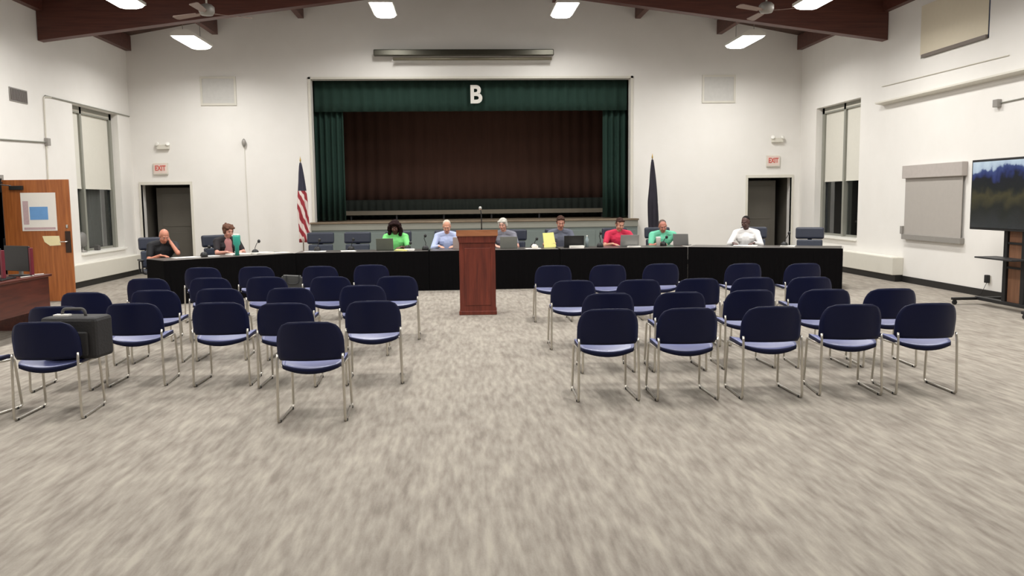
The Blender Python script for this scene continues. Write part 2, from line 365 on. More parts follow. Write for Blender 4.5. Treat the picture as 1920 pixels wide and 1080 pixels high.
# ---- side windows: recess, frames, panes, blinds
def side_window(n, xw, s, y0, y1, z0, z1, ymul, blind_z, blinds=True):
    # s: outward direction along x
    xg = xw + s * .25; X = lambda a, b: (min(a, b), max(a, b))
    bm = NB(); fr = .05
    for ya, yb, za, zb in ((y0, y0 + fr, z0, z1), (y1 - fr, y1, z0, z1), (y0, y1, z0, z0 + fr), (y0, y1, z1 - fr, z1), (ymul - .035, ymul + .035, z0, z1)):
        box(bm, *X(xg - .03, xg + .03), ya, yb, za, zb)
    box(bm, *X(xg - s * .10, xg - s * .03), ymul - .045, ymul + .045, z0, z1); box(bm, *X(xg - s * .10, xg - s * .03), y0, y1, z1 - .14, z1)
    box(bm, *X(xg - s * .10, xg - s * .03), *((y1 - .12, y1)), z0, z1)
    f = struct('window_%d' % n, bm, M['greytrim'])
    bm = NB(); box(bm, *X(xg - .003, xg + .003), y0 + fr, y1 - fr, z0 + fr, z1 - fr); struct('window_pane', bm, M['glass'], f)
    bm = NB(); box(bm, *X(xw + s * .04 - s * .10, xg - s * .03), y0 - .0, y1 + .0, z0 - .045, z0 + .004, bev=.006); struct('window_sill', bm, M['white'], f)
    for ya, yb in ((y0 + .055, ymul - .05), (ymul + .05, y1 - .125)):
        bm = NB(); box(bm, *X(xg - s * .050, xg - s * .056), ya, yb, blind_z, z1 - .05); box(bm, *X(xg - s * .046, xg - s * .062), ya, yb, blind_z - .02, blind_z)
        tube(bm, [(xg - s * .075, ya, z1 - .09), (xg - s * .075, yb, z1 - .09)], .03, 10)
        struct('roller_blind', bm, M['blind'], f)
    return f
side_window(1, XL, -1, 18.12, 20.42, 0.67, 3.72, 18.82, 2.02)
side_window(2, XR, 1, 17.93, 20.20, 0.74, 3.74, 19.00, 2.02)
# night outside the windows
bm = NB(); box(bm, XL - 2.3, XL - 2.25, 14.5, 26, -.1, 4); struct('wall_outside_left', bm, M['outside'])
bm = NB(); box(bm, XR + 2.3, XR + 2.35, 14, 26, -.1, 4); struct('wall_outside_right', bm, M['outside'])
bm = NB(); pleats(bm, 0, 1.05, 0.72, 3.6, 0, .012, .16); bmesh.ops.rotate(bm, verts=bm.verts[:], cent=(0, 0, 0), matrix=Matrix.Rotation(PI / 2, 3, 'Z'))
o = obj('window_drape', bm, M['curtaingrey'], loc=(XL - .34, 19.0, 0)); tag(o, 'grey drape hanging behind the right pane of left window', 'curtain')
# upper window with cream blind
bm = NB()
for ya, yb, za, zb in ((13.55, 13.60, 4.16, 5.03), (15.55, 15.60, 4.16, 5.03), (13.55, 15.60, 4.16, 4.21), (13.55, 15.60, 4.98, 5.03), (14.55, 14.59, 4.16, 5.03)): box(bm, XR + .06, XR + .12, ya, yb, za, zb)
f = struct('window_3', bm, M['greytrim'])
bm = NB(); box(bm, XR + .10, XR + .106, 13.6, 15.55, 4.2, 5.0); struct('window_pane', bm, M['glass'], f)
bm = NB(); box(bm, XR - .02, XR - .012, 13.56, 15.59, 4.22, 5.10); struct('roller_blind', bm, M['tan'], f)
bm = NB(); box(bm, XR - .05, XR - .005, 13.57, 15.50, 4.16, 4.22, bev=.006); struct('blind_rail', bm, mat('brown grey rail', srgb(112, 102, 94), .5), f)

# ---- stage
bm = NB(); box(bm, SX0 - 2, SX1 + 2, D + .28, D + 4.2, SZ0 - .12, SZ0 - .0); box(bm, SX0, SX1, D - .02, D + .28, SZ0 - .12, SZ0 + .0)
struct('floor_stage', bm, M['stagewood'])
bm = NB(); box(bm, SX0 - 2, SX1 + 2, D + 4.2, D + 4.3, 0, 5.4); box(bm, SX0 - 2.1, SX0 - 2, D + .28, D + 4.3, 0, 5.4); box(bm, SX1 + 2, SX1 + 2.1, D + .28, D + 4.3, 0, 5.4); box(bm, SX0 - 2.1, SX1 + 2.1, D + .28, D + 4.3, 5.3, 5.4)
struct('wall_stage', bm, mat('dark stage house wall', srgb(44, 40, 38), .9))
bm = NB(); x0, x1 = -3.60, 4.34
box(bm, x0, x1, D - .30, D - .005, 0, .98); n = 8
for k in range(n):
    a = x0 + (x1 - x0) * k / n; box(bm, a + .06, a + (x1 - x0) / n - .06, D - .315, D - .30, .14, .90, bev=.004)
ap = struct('trim_20', bm, M['stagefront'])
bm = NB(); box(bm, x0 - .01, x1 + .01, D - .32, D - .005, .98, 1.13); struct('apron_fascia', bm, M['greytrim'], ap)
bm = NB(); box(bm, x0 - .03, x1 + .03, D - .345, D - .005, 1.13, SZ0 + .004, bev=.01); struct('apron_nosing', bm, M['stagewood'], ap)
bm = NB()
for a, b, c, d in ((SX0 - .06, SX0, SZ0, SZ1 + .05), (SX1, SX1 + .06, SZ0, SZ1 + .05), (SX0 - .06, SX1 + .06, SZ1, SZ1 + .05)): box(bm, a, b, D - .02, D - .002, c, d)
struct('trim_21', bm, M['trim'])
bm = NB(); pleats(bm, SX0 + .02, SX1 - .02, 3.86, SZ1 + .04, D + .36, .024, .27, seed=3, jit=.5)
o = tag(obj('stage_valance', bm, M['green'], smooth=True), 'dark green pleated valance across the top of the stage opening', 'curtain')
bm = NB(); lt = tag(text_mesh('stage_letter', 'B', .60, .02, M['white'], None, (0.42, D + .27, 4.235), (PI / 2, 0, 0), off=.018, sx=.92), 'white capital letter B mounted on the green valance', 'letter')
for nm, a, b, lab in (('l', SX0 - .02, -2.86, 'dark green stage curtain gathered at the left side of the stage'), ('r', 3.62, SX1 + .03, 'dark green stage curtain gathered at the right side of the stage')):
    bm = NB(); pleats(bm, a, b, SZ0 + .02, 4.5, D + .52, .05, .15, seed=5); tag(obj('stage_curtain', bm, M['green'], smooth=True), lab, 'curtain', 'green side curtains of the stage')
bm = NB(); pleats(bm, SX0 - .6, SX1 + .6, 1.66, 5.1, D + 2.45, .016, .30, seed=8, jit=.1); tag(obj('backdrop_curtain', bm, M['brown'], smooth=True), 'dark brown pleated curtain closing the back of the stage', 'curtain')
bm = NB(); pleats(bm, -3.35, 4.3, SZ0 + .03, 1.70, D + 2.30, .02, .2, seed=9); tag(obj('drape_panel', bm, M['darkcloth'], smooth=True), 'low near-black green drape along the foot of brown stage curtain', 'drape')
r = thing('choral_riser', 'long low tan-edged platform lying across the back of the stage', 'platform', (0, D + 1.9, SZ0))
bm = NB(); box(bm, -3.1, 4.0, -.2, .25, .13, .24, bev=.006); obj('platform_deck', bm, mat('grey brown riser edge', srgb(112, 104, 90), .7), r)
for x in (-2.9, -1.7, -.45, .82, 2.1, 3.8):
    bm = NB(); box(bm, x - .02, x + .02, -.15, .2, .0, .13); obj('leg', bm, M['black'], r)

# ---- wall fittings on the stage wall
r = thing('projection_screen', 'long dark roll-up projection screen case above the stage opening', 'screen', (0.15, D - .004, 5.0))
bm = NB(); box(bm, -2.15, 2.15, -.30, -.16, .10, .25, bev=.02); obj('screen_case', bm, mat('dark bronze metal', srgb(74, 72, 62), .3, .6), r)
bm = NB(); tube(bm, [(-1.70, -.23, .035), (2.10, -.23, .035)], .036, 10); obj('bottom_bar', bm, mat('olive brown metal', srgb(120, 114, 96), .5, .3), r, smooth=True)
bm = NB(); box(bm, -1.72, -1.69, -.245, -.215, -.03, .03); obj('pull_tab', bm, M['greymetal'], r)
for x in (-2.0, 2.0):
    bm = NB(); box(bm, x - .02, x + .02, -.17, 0, .13, .22); obj('bracket', bm, M['greymetal'], r)
for x0, lab in ((-6.13, 'pale square grille panel on stage wall left of the stage'), (6.02, 'pale square grille panel on stage wall right of the stage')):
    r = thing('wall_grille', lab, 'grille', (x0 + .4, D, 4.33), group='square grille panels beside the stage')
    bm = NB()
    for a, b, c, d in ((-.42, .42, .29, .34), (-.42, .42, -.34, -.29), (-.42, -.37, -.29, .29), (.37, .42, -.29, .29)): box(bm, a, b, -.03, 0, c, d)
    obj('frame', bm, M['trim'], r)
    bm = NB(); box(bm, -.37, .37, -.012, 0, -.29, .29)
    for k in range(14): box(bm, -.37, .37, -.02, -.012, -.28 + k * .04, -.265 + k * .04)
    obj('grille_face', bm, mat('grille face', srgb(205, 203, 198), .6), r)
for x, z, lab, lab2 in ((-7.165, 2.5, 'white exit sign with red letters above the left stage-wall door', 'twin-lamp emergency light above the exit sign on the left'), (7.815, 2.55, 'white exit sign with red letters above the right stage-wall door', 'twin-lamp emergency light above the exit sign on the right')):
    r = thing('exit_sign', lab, 'sign', (x, D, z), group='exit signs beside the stage')
    bm = NB(); box(bm, -.17, .17, -.055, 0, -.14, .14, bev=.008); obj('housing', bm, M['trim'], r)
    bm = NB(); box(bm, -.155, .155, -.060, -.055, -.11, .125); obj('sign_face', bm, M['sign'], r)
    text_mesh('lettering', 'EXIT', .17, .003, M['red'], r, (0, -.063, .01), (PI / 2, 0, 0), off=.004, sx=.72)
    r = thing('emergency_light', lab2, 'light', (x + .09, D, z + .52), group='emergency lights beside the stage')
    bm = NB(); box(bm, -.14, .14, -.09, 0, -.06, .05, bev=.01); obj('battery_case', bm, M['trim'], r)
    for s in (-1, 1):
        bm = NB(); lathe(bm, [(.02, 0), (.045, .02), (.05, .05), (.046, .055)], 14)
        o = obj('lamp_head', bm, M['white'], r, loc=(s * .11, -.06, .045), smooth=True); o.rotation_euler = (1.1, 0, s * .4)
r = thing('wall_microphone', 'small grey bulb-shaped sensor with thin cord on wall left of the stage', 'sensor', (-5.17, D, 3.1))
bm = NB(); ell(bm, (0, -.06, 0), (.05, .05, .10)); obj('sensor_head', bm, M['greymetal'], r, smooth=True)
bm = NB(); tube(bm, [(0, -.02, .0), (0, -.012, -.4), (.02, -.012, -2.6)], .006, 6); obj('cord', bm, M['trim'], r)

# ---- side wall fittings
def rad(name, lab, s, xw, y0, y1):
    r = thing(name, lab, 'heater', (xw, (y0 + y1) / 2, 0), group='wall convectors under the side windows'); h = (y1 - y0) / 2; X = lambda a, b: (min(a, b), max(a, b))
    bm = NB(); box(bm, *X(0, -s * .22), -h, h, .13, .47, bev=.012); obj('cabinet', bm, M['trim'], r)
    bm = NB(); box(bm, *X(-s * .02, -s * .2), -h + .1, h - .1, .468, .476)
    for k in range(int(2 * h / .08) - 2): box(bm, *X(-s * .03, -s * .19), -h + .12 + k * .08, -h + .15 + k * .08, .476, .482)
    obj('outlet_grille', bm, M['white'], r)
    bm = NB(); box(bm, *X(0, -s * .15), -h + .02, h - .02, 0, .13); obj('plinth', bm, M['vinyl'], r)
rad('wall_convector', 'long low white heater cabinet below the left wall window', -1, XL, 17.2, 20.95)
rad('wall_convector', 'long low white heater cabinet below the right wall window', 1, XR, 15.95, 20.95)
r = thing('wall_vent', 'grey slatted vent high on the left wall', 'vent', (XL, 15.98, 3.615))
bm = NB(); box(bm, 0, .015, -.31, .31, -.12, .12); obj('vent_frame', bm, M['greymetal'], r)
bm = NB()
for k in range(12): box(bm, .015, .03, -.28 + k * .048, -.255 + k * .048, -.10, .10)
obj('slats', bm, mat('vent slat', srgb(110, 104, 100), .5), r)
bm = NB(); tube(bm, [(XL + .02, 16.95, 3.73), (XL + .02, 21.1, 3.74)], .013, 6); tag(obj('wall_conduit', bm, M['greytrim']), 'thin grey conduit above the left wall window', 'conduit')
bm = NB(); tube(bm, fillet([(XL + .02, 16.86, 2.13), (XL + .02, 16.9, 3.7), (XL + .02, 17.2, 3.73)], .05), .014, 6); tag(obj('wall_conduit', bm, M['trim']), 'vertical white conduit on left wall beside the wooden door', 'conduit')
r = thing('junction_box', 'small grey junction box with level conduit on the left wall', 'junction box', (XL, 16.9, 2.86))
bm = NB(); box(bm, 0, .07, -.06, .06, -.07, .07, bev=.008); obj('box_body', bm, M['greymetal'], r)
bm = NB(); tube(bm, [(.02, -.06, -.01), (.02, -2.4, -.09)], .013, 6); obj('conduit', bm, M['greytrim'], r)
# right wall: long valance, conduit, camera, grey blind
bm = NB(); prism(bm, [(XR, 3.54), (XR - .17, 3.52), (XR - .17, 3.49), (XR, 3.46)], 'y', 2.0, 16.96); tag(obj('wall_ledge', bm, M['trim']), 'long pale ledge running along the upper right wall', 'ledge')
bm = NB(); tube(bm, [(XR - .015, 13.0, 3.80), (XR - .015, 17.0, 3.84)], .008, 6); tag(obj('wall_conduit', bm, M['trim']), 'thin pale conduit on right wall below the upper window', 'conduit')
r = thing('security_camera', 'small grey box camera on right wall above the television', 'camera', (XR, 13.2, 3.09))
bm = NB(); box(bm, -.08, 0, -.06, .06, -.06, .06, bev=.008); obj('camera_box', bm, M['greymetal'], r)
bm = NB(); tube(bm, [(-.015, -.06, .0), (-.015, -2.5, .05)], .010, 6); obj('conduit', bm, M['greytrim'], r)
r = thing('roller_shade', 'closed grey roller shade over a small window on the right wall', 'shade', (XR - .004, 14.95, 0))
bm = NB(); box(bm, -.10, 0, -.98, .98, 1.98, 2.22, bev=.008); obj('cassette', bm, mat('grey blind cassette', srgb(176, 168, 162), .6), r)
bm = NB(); box(bm, -.05, -.04, -.93, .93, .93, 1.99); obj('shade_cloth', bm, M['greyblind'], r)
bm = NB(); box(bm, -.08, 0, -.97, .97, .83, .93, bev=.006); obj('bottom_ledge', bm, M['greymetal'], r)
bm = NB(); box(bm, -.09, 0, .93, 1.01, .93, 1.08, bev=.006); obj('crank_box', bm, M['greymetal'], r)
r = thing('wall_outlet', 'black plug in a wall outlet left of the television cart', 'outlet', (XR, 13.25, .30))
bm = NB(); box(bm, -.012, 0, -.045, .045, -.06, .06, bev=.004); obj('cover_plate', bm, M['trim'], r)
bm = NB(); box(bm, -.07, -.012, -.04, .04, -.06, .07, bev=.01); obj('power_adapter', bm, M['black'], r)
bm = NB(); tube(bm, fillet([(-.04, 0, -.05), (-.05, .12, -.25), (-.06, .4, -.29)], .05), .004, 6); obj('cord', bm, M['black'], r)

# ---- open oak door on the left with its frame
bm = NB(); box(bm, XL - .30, XL + .02, 15.20, 15.26, 0, 2.19); box(bm, XL - .30, XL + .02, 14.08, 14.14, 0, 2.19); box(bm, XL - .30, XL + .02, 14.14, 15.20, 2.13, 2.19)
f = struct('door_3', bm, M['greymetal'])
bm = NB(); box(bm, XL - 2.2, XL - 2.15, 13.2, 16.1, 0, 2.6); box(bm, XL - 2.2, XL - .32, 13.2, 13.25, 0, 2.6); box(bm, XL - 2.2, XL - .32, 16.05, 16.1, 0, 2.6); box(bm, XL - 2.2, XL - .32, 13.2, 16.1, 2.55, 2.6); struct('corridor_wall', bm, M['trim'], f)
r = thing('wooden_door', 'orange-brown wooden door standing open at the left wall', 'door', (XL + .05, 15.16, 0))
bm = NB(); box(bm, 0, 1.10, -.045, 0, .012, 2.10, bev=.003); obj('door_leaf', bm, M['oak'], r)
for z in (.25, 1.05, 1.95):
    bm = NB(); box(bm, -.035, .0, -.06, .005, z - .06, z + .06, bev=.004); obj('hinge', bm, M['black'], r)
bm = NB(); box(bm, .14, .36, -.10, -.045, 1.93, 2.00, bev=.006); cl = obj('door_closer', bm, M['black'], r)
bm = NB(); tube(bm, [(.17, -.08, 2.0), (-.02, -.30, 2.03), (.02, -.02, 2.06)], .01, 6); obj('closer_arm', bm, M['black'], cl)
bm = NB(); box(bm, 1.00, 1.09, -.06, -.045, .85, 1.22, bev=.004); pl = obj('lock_plate', bm, mat('dark bronze plate', srgb(60, 44, 36), .4, .5), r)
bm = NB(); tube(bm, fillet([(1.04, -.06, 1.04), (1.04, -.11, 1.04), (.93, -.11, 1.04)], .03), .011, 8); obj('lever', bm, M['chrome'], pl)
bm = NB(); box(bm, 1.02, 1.06, -.062, -.046, 1.27, 1.33, bev=.01); obj('deadbolt', bm, M['chrome'], r)
r2 = thing('door_poster', 'white poster with blue block taped to the wooden door', 'poster', (XL + .05, 15.11, 0))
bm = NB(); box(bm, .30, .88, -.004, 0, 1.23, 1.88); obj('sheet', bm, M['paper'], r2)
bm = NB(); box(bm, .44, .74, -.007, -.004, 1.42, 1.64); obj('printed_patch', bm, M['blueprint'], r2)
bm = NB(); box(bm, .33, .42, -.006, -.004, 1.34, 1.74); box(bm, .33, .85, -.006, -.004, 1.25, 1.29); obj('faded_print', bm, M['pinkprint'], r2)
bm = NB(); prism(bm, [(.62, 1.14), (.90, 1.14), (.92, .98), (.74, .97), (.65, 1.04)], 'y', -.004, 0); tag(obj('paper_note', bm, mat('cream note', srgb(240, 228, 180), .8), loc=(XL + .05, 15.11, 0)), 'small cream paper note taped below the poster on the wooden door', 'note')

# ------------------------------------------------------------------ luminaires
def luminaire(x, y, z, lab):
    r = thing('ceiling_light', lab, 'light', (x, y, z), group='pendant ceiling lights in rows')
    L_, W_ = .62, .21
    bm = NB(); prism(bm, [(-W_ - .04, .03), (-W_ - .04, .08), (-.12, .16), (.12, .16), (W_ + .04, .08), (W_ + .04, .03)], 'y', -L_ - .03, L_ + .03); obj('housing', bm, M['white'], r)
    bm = NB()
    prism(bm, [(-W_ - .02, .03), (-W_ + .02, -.01), (-.1, -.03), (.1, -.03), (W_ - .02, -.01), (W_ + .02, .03)], 'y', -L_, L_); obj('lens', bm, M['lens'], r)
    for s in (-1, 1):
        bm = NB(); zt = deck_z(x) - z - .02; tube(bm, [(0, s * .6, .15), (0, s * .6, zt)], .006, 6); obj('suspension_rod', bm, M['greymetal'], r)
    ld = bpy.data.lights.new('lamp', 'AREA'); ld.shape = 'RECTANGLE'; ld.size = 2 * W_; ld.size_y = 2 * L_; ld.energy = LAMP_W; ld.color = (1.0, 0.982, 0.955); ld.spread = math.radians(160)
    lo = bpy.data.objects.new('lamp', ld); C.objects.link(lo); lo.parent = r; lo.location = (0, 0, -.05)
    return r
ROWS = (18.9, 14.9, 11.3, 7.7, 4.1)
rown = ('nearest the stage wall', 'in the second row from the stage', 'in the third row from the stage', 'in the fourth row from the stage', 'in the fifth row from the stage', 'above the camera', 'in the rear row')
for i, y in enumerate(ROWS):
    for j, (x, z) in enumerate(((-5.62, 5.05), (-1.58, 5.72), (2.32, 5.72), (6.30, 5.05))):
        if i >= 2 and False: continue
        luminaire(x, y, z, 'glowing pendant light %s, %s' % (rown[i], ('beside the left wall', 'left of the ridge', 'right of the ridge', 'beside the right wall')[j]))

# ------------------------------------------------------------------ ceiling fans
def fan(x, y, z, lab, a0):
    r = thing('ceiling_fan', lab, 'fan', (x, y, z), group='ceiling fans on long rods')
    bm = NB(); lathe(bm, [(.03, -.09), (.10, -.08), (.13, -.03), (.13, .05), (.09, .09), (.03, .11)], 20); obj('motor_housing', bm, M['greymetal'], r, smooth=True)
    bm = NB(); tube(bm, [(0, 0, .08), (0, 0, deck_z(x) - z - .02)], .016, 8); obj('down_rod', bm, M['trim'], r)
    for k in range(3):
        a = a0 + k * 2 * PI / 3; bm = NB(); R_ = Matrix.Rotation(a, 4, 'Z') @ Matrix.Rotation(.22, 4, 'X')
        box(bm, .12, .22, -.02, .02, -.055, -.04, M4=R_); prism(bm, [(.20, -.055), (.72, -.075), (.76, -.05), (.76, .05), (.72, .075), (.20, .055)], 'z', -.056, -.046)
        bmesh.ops.transform(bm, matrix=R_, verts=bm.verts[8:]) if False else None
        o = obj('fan_blade', bm, mat('pale fan blade', srgb(140, 118, 108), .5), r)
        for v in o.data.vertices:
            if v.index >= 8: v.co = R_ @ v.co
fan(-4.25, 15.2, 4.93, 'grey ceiling fan on a long rod below the left beam', 2.6)
fan(5.45, 15.2, 4.98, 'grey ceiling fan on a long rod below the right beam', 3.7)

# ------------------------------------------------------------------ stacking chair
def make_chair(label):
    t = thing('stacking_chair', label, 'chair')
    # backrest shell
    bm = NB(); nu, nv = 16, 12; F_, B_ = [], []
    for side, lst in ((0, F_), (1, B_)):
        for j in range(nv + 1):
            v = j / nv; tt = max(0, (v - .42) / .58); hw = .253 - .105 * (1 - math.sqrt(max(0, 1 - tt * tt)))
            if v < .12: q = 1 - v / .12; hw -= .022 * (1 - math.sqrt(1 - q * q))
            row = []
            for i in range(nu + 1):
                u = -1 + 2 * i / nu; x = u * hw; z = .486 + .292 * v + (.012 * (1 - u * u) * (v - .3)) - .010 * u * u * (1 - v)
                y = -.045 + 1.7 * x * x - .03 * v + .02 * (1 - v) ** 2 + (0 if side else .013)
                row.append(bm.verts.new((x, y, z)))
            lst.append(row)
    for lst in (F_, B_):
        for j in range(nv):
            for i in range(nu): bm.faces.new((lst[j][i], lst[j][i + 1], lst[j + 1][i + 1], lst[j + 1][i]))
    per = [(0, i) for i in range(nu)] + [(j, nu) for j in range(nv)] + [(nv, i) for i in range(nu, 0, -1)] + [(j, 0) for j in range(nv, 0, -1)]
    for k in range(len(per)):
        a, b = per[k], per[(k + 1) % len(per)]; bm.faces.new((F_[a[0]][a[1]], F_[b[0]][b[1]], B_[b[0]][b[1]], B_[a[0]][a[1]]))
    obj('backrest', bm, M['navy'], t, smooth=True)
    # seat pan: rounded plan, waterfall front, dished
    bm = NB(); nu, nv = 14, 12; T_, U_ = [], []
    for side, lst in ((0, T_), (1, U_)):
        for j in range(nv + 1):
            v = j / nv; q = abs(2 * v - 1); hw = .236 - .03 * q ** 4; row = []
            for i in range(nu + 1):
                u = -1 + 2 * i / nu; x = u * hw * (1 - .0 * q)
                y = .03 + .465 * v - .04 * (1 - u * u) * (1 - v) ** 3 + .02 * (1 - u * u) * v ** 3
                z = .455 - .012 * (1 - u * u) - .05 * max(0, v - .8) ** 2 * 25 * .6 - .02 * (1 - v) ** 4 + .012 * u * u
                if side: z -= .032 + .012 * (1 - u * u)
                row.append(bm.verts.new((x, y, z)))
            lst.append(row)
    for lst in (T_, U_):
        for j in range(nv):
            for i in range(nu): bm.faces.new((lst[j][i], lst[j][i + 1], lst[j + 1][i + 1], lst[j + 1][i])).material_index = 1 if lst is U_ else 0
    per = [(0, i) for i in range(nu)] + [(j, nu) for j in range(nv)] + [(nv, i) for i in range(nu, 0, -1)] + [(j, 0) for j in range(nv, 0, -1)]
    for k in range(len(per)):
        a, b = per[k], per[(k + 1) % len(per)]; bm.faces.new((T_[a[0]][a[1]], T_[b[0]][b[1]], U_[b[0]][b[1]], U_[a[0]][a[1]])).material_index = 1
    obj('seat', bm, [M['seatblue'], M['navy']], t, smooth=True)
    for s in (-1, 1):
        bm = NB(); tube(bm, fillet([(s * .243, .022, .53), (s * .245, .012, .46), (s * .252, 0, .012), (s * .237, .52, .012), (s * .228, .475, .418), (s * .222, .08, .425)], .035, 5), .0105, 8)
        sf = obj('side_frame', bm, M['chrome'], t, smooth=True)
        for y in (.05, .46):
            bm = NB(); lathe(bm, [(.014, 0), (.016, .004), (.015, .018)], 10, c=(s * (.252 - y * .03), y, 0)); obj('glide', bm, M['black'], sf)
    for y in (.12, .40):
        bm = NB(); tube(bm, [(-.222, y, .418), (.222, y, .418)], .009, 8); obj('crossbar', bm, M['chrome'], t, smooth=True)
    return t
chairs = [  # x, y (rear feet), rotation in degrees, label
    (-3.23, 6.70, 2, 'navy chair in the nearest row left, a black bag on its seat'),
    (-1.155, 6.415, 0, 'navy chair standing alone nearest the camera left of the aisle'),
    (-4.02, 6.74, -14, 'navy chair cut off by the left edge of the photo, beside the bag chair'),
    (-3.60, 7.72, 3, 'navy chair partly hidden behind the black bag, left block second row'),
    (-2.99, 7.86, 2, 'navy chair in left block second row, second from the left'),
    (-2.20, 7.79, 0, 'navy chair in left block second row, middle of five'),
    (-1.59, 7.66, 0, 'navy chair in left block second row, second from the aisle'),
    (-0.81, 7.70, 3, 'navy chair in left block second row, beside the aisle'),
    (-3.86, 8.92, 3, 'navy chair in left block third row, nearest the wooden desk'),
    (-3.20, 9.02, 3, 'navy chair in left block third row, second from the desk'),
    (-2.56, 9.08, 2, 'navy chair in left block third row, middle of five'),
    (-1.81, 9.02, 0, 'navy chair in left block third row, second from the aisle'),
    (-1.07, 9.16, 0, 'navy chair in left block third row, beside the aisle'),
    (-3.78, 10.45, 2, 'navy chair in left block fourth row, leftmost of five'),
    (-3.03, 10.4, 2, 'navy chair in left block fourth row, second from the left'),
    (-2.36, 10.4, 0, 'navy chair in left block fourth row, middle of five'),
    (-1.58, 10.3, 0, 'navy chair in left block fourth row, second from the aisle'),
    (-0.78, 10.2, 0, 'navy chair in left block fourth row, beside the aisle'),
    (-3.62, 12.1, 2, 'navy chair in left block fifth row by the black skirt, leftmost of four'),
    (-2.88, 12.1, 2, 'navy chair in left block fifth row by the black skirt, second from the left'),
    (-1.98, 12.0, 0, 'navy chair in left block fifth row by the black skirt, second from the aisle'),
    (-1.28, 12.1, 0, 'navy chair in left block fifth row by the black skirt, nearest the aisle'),
    (1.19, 6.83, 0, 'navy chair in the nearest row right, beside the aisle'),
    (1.84, 6.79, 0, 'navy chair in the nearest row right, second from the aisle'),
    (2.545, 6.79, 0, 'navy chair in the nearest row right, middle of five'),
    (3.225, 6.82, -6, 'navy chair in the nearest row right, second from the right end'),
    (3.865, 6.80, -3, 'navy chair in the nearest row right, rightmost of five'),
    (1.39, 7.98, 0, 'navy chair in right block second row, beside the aisle'),
    (2.08, 7.96, 0, 'navy chair in right block second row, second from the aisle'),
    (2.78, 8.02, 0, 'navy chair in right block second row, middle of five'),
    (3.50, 7.97, -4, 'navy chair in right block second row, second from the right end'),
    (4.13, 7.93, -5, 'navy chair in right block second row, rightmost of five'),
    (1.23, 9.30, 0, 'navy chair in right block third row, beside the aisle'),
    (1.95, 9.25, 0, 'navy chair in right block third row, second from the aisle'),
    (2.62, 9.27, 0, 'navy chair in right block third row, middle of five'),
    (3.25, 9.28, -2, 'navy chair in right block third row, second from the right end'),
    (3.87, 9.22, -4, 'navy chair in right block third row, rightmost of five'),
    (1.24, 11.45, 0, 'navy chair in right block fourth row, beside the aisle'),
    (1.98, 11.4, 0, 'navy chair in right block fourth row, second from the aisle'),
    (2.72, 11.45, 0, 'navy chair in right block fourth row, middle of five'),
    (3.80, 11.25, 0, 'navy chair in right block fourth row, second from the right end'),
    (4.56, 11.1, 0, 'navy chair in right block fourth row, rightmost of five')]
first = None
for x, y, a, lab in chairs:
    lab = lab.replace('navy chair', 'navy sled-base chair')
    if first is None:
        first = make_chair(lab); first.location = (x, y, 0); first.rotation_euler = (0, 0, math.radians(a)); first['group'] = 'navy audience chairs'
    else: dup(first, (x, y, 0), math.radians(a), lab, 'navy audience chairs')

# black bag on a chair seat
r = thing('briefcase_bag', 'black wheeled briefcase bag lying on the nearest left chair seat', 'bag', (-3.10, 6.98, .455), math.radians(-8))
bm = NB(); box(bm, -.22, .24, -.13, .13, 0.0, .33, bev=.03); obj('bag_body', bm, M['bag'], r, smooth=False)
bm = NB(); box(bm, -.18, .18, -.155, -.125, .03, .22, bev=.012); obj('front_pocket', bm, M['bag'], r)
bm = NB(); tube(bm, fillet([(-.11, 0, .32), (-.10, 0, .385), (.08, 0, .385), (.09, 0, .32)], .03), .012, 8); obj('carry_handle', bm, M['greybag'], r, smooth=True)
bm = NB(); box(bm, -.16, -.04, -.04, .02, .325, .342); obj('address_tag', bm, M['paper'], r)
bm = NB(); tube(bm, [(-.20, .131, .30), (0, .133, .31), (.22, .131, .30)], .005, 6); obj('zip', bm, M['greymetal'], r)
r = thing('tote_bag', 'dark grey bag standing before the black skirt between far left chairs', 'bag', (-2.44, 12.5, 0.455 - .455), .1)
bm = NB(); prism(bm, [(-.20, .0), (.24, .0), (.12, .60), (-.16, .62)], 'y', -.10, .12); bmesh.ops.bevel(bm, geom=bm.edges[:], offset=.02, segments=2, affect='EDGES'); obj('bag_body', bm, mat('faded charcoal canvas', srgb(70, 70, 68), .85), r)
bm = NB(); tube(bm, fillet([(-.09, -.10, .62), (-.08, -.125, .50), (.08, -.125, .50), (.09, -.10, .62)], .05), .008, 6); obj('strap', bm, M['black'], r)

# ------------------------------------------------------------------ lectern
r = thing('lectern', 'mahogany-coloured wooden lectern with lighter top standing in the aisle', 'lectern', (0.228, 12.36, 0), math.radians(-2))
bm = NB(); box(bm, -.262, .262, 0, .03, .05, 1.06); box(bm, -.262, -.235, .03, .42, .05, 1.06); box(bm, .235, .262, .03, .42, .05, 1.06); obj('cabinet', bm, M['lectern'], r)
bm = NB(); box(bm, -.19, .19, -.008, 0.001, .14, .98, bev=.006); obj('front_panel', bm, M['lectern'], r)
bm = NB(); box(bm, -.235, .235, .03, .40, .62, .64); obj('shelf', bm, M['lectern'], r)
bm = NB(); box(bm, -.275, .275, -.012, .43, 0, .06, bev=.008); obj('plinth', bm, M['lectern'], r)
bm = NB(); prism(bm, [(-.262, 1.055), (.262, 1.055), (.275, 1.10), (.292, 1.15), (-.292, 1.15), (-.275, 1.10)], 'y', -.02, .44); obj('moulding', bm, M['lectern'], r)
bm = NB(); prism(bm, [(-.035, 1.15), (.46, 1.15), (.46, 1.17), (-.035, 1.24)], 'x', -.30, .30); obj('lectern_top', bm, M['lecterntop'], r)
r = thing('lectern_microphone', 'gooseneck microphone with silver head standing on the lectern top', 'microphone', (0.30, 12.52, 1.215))
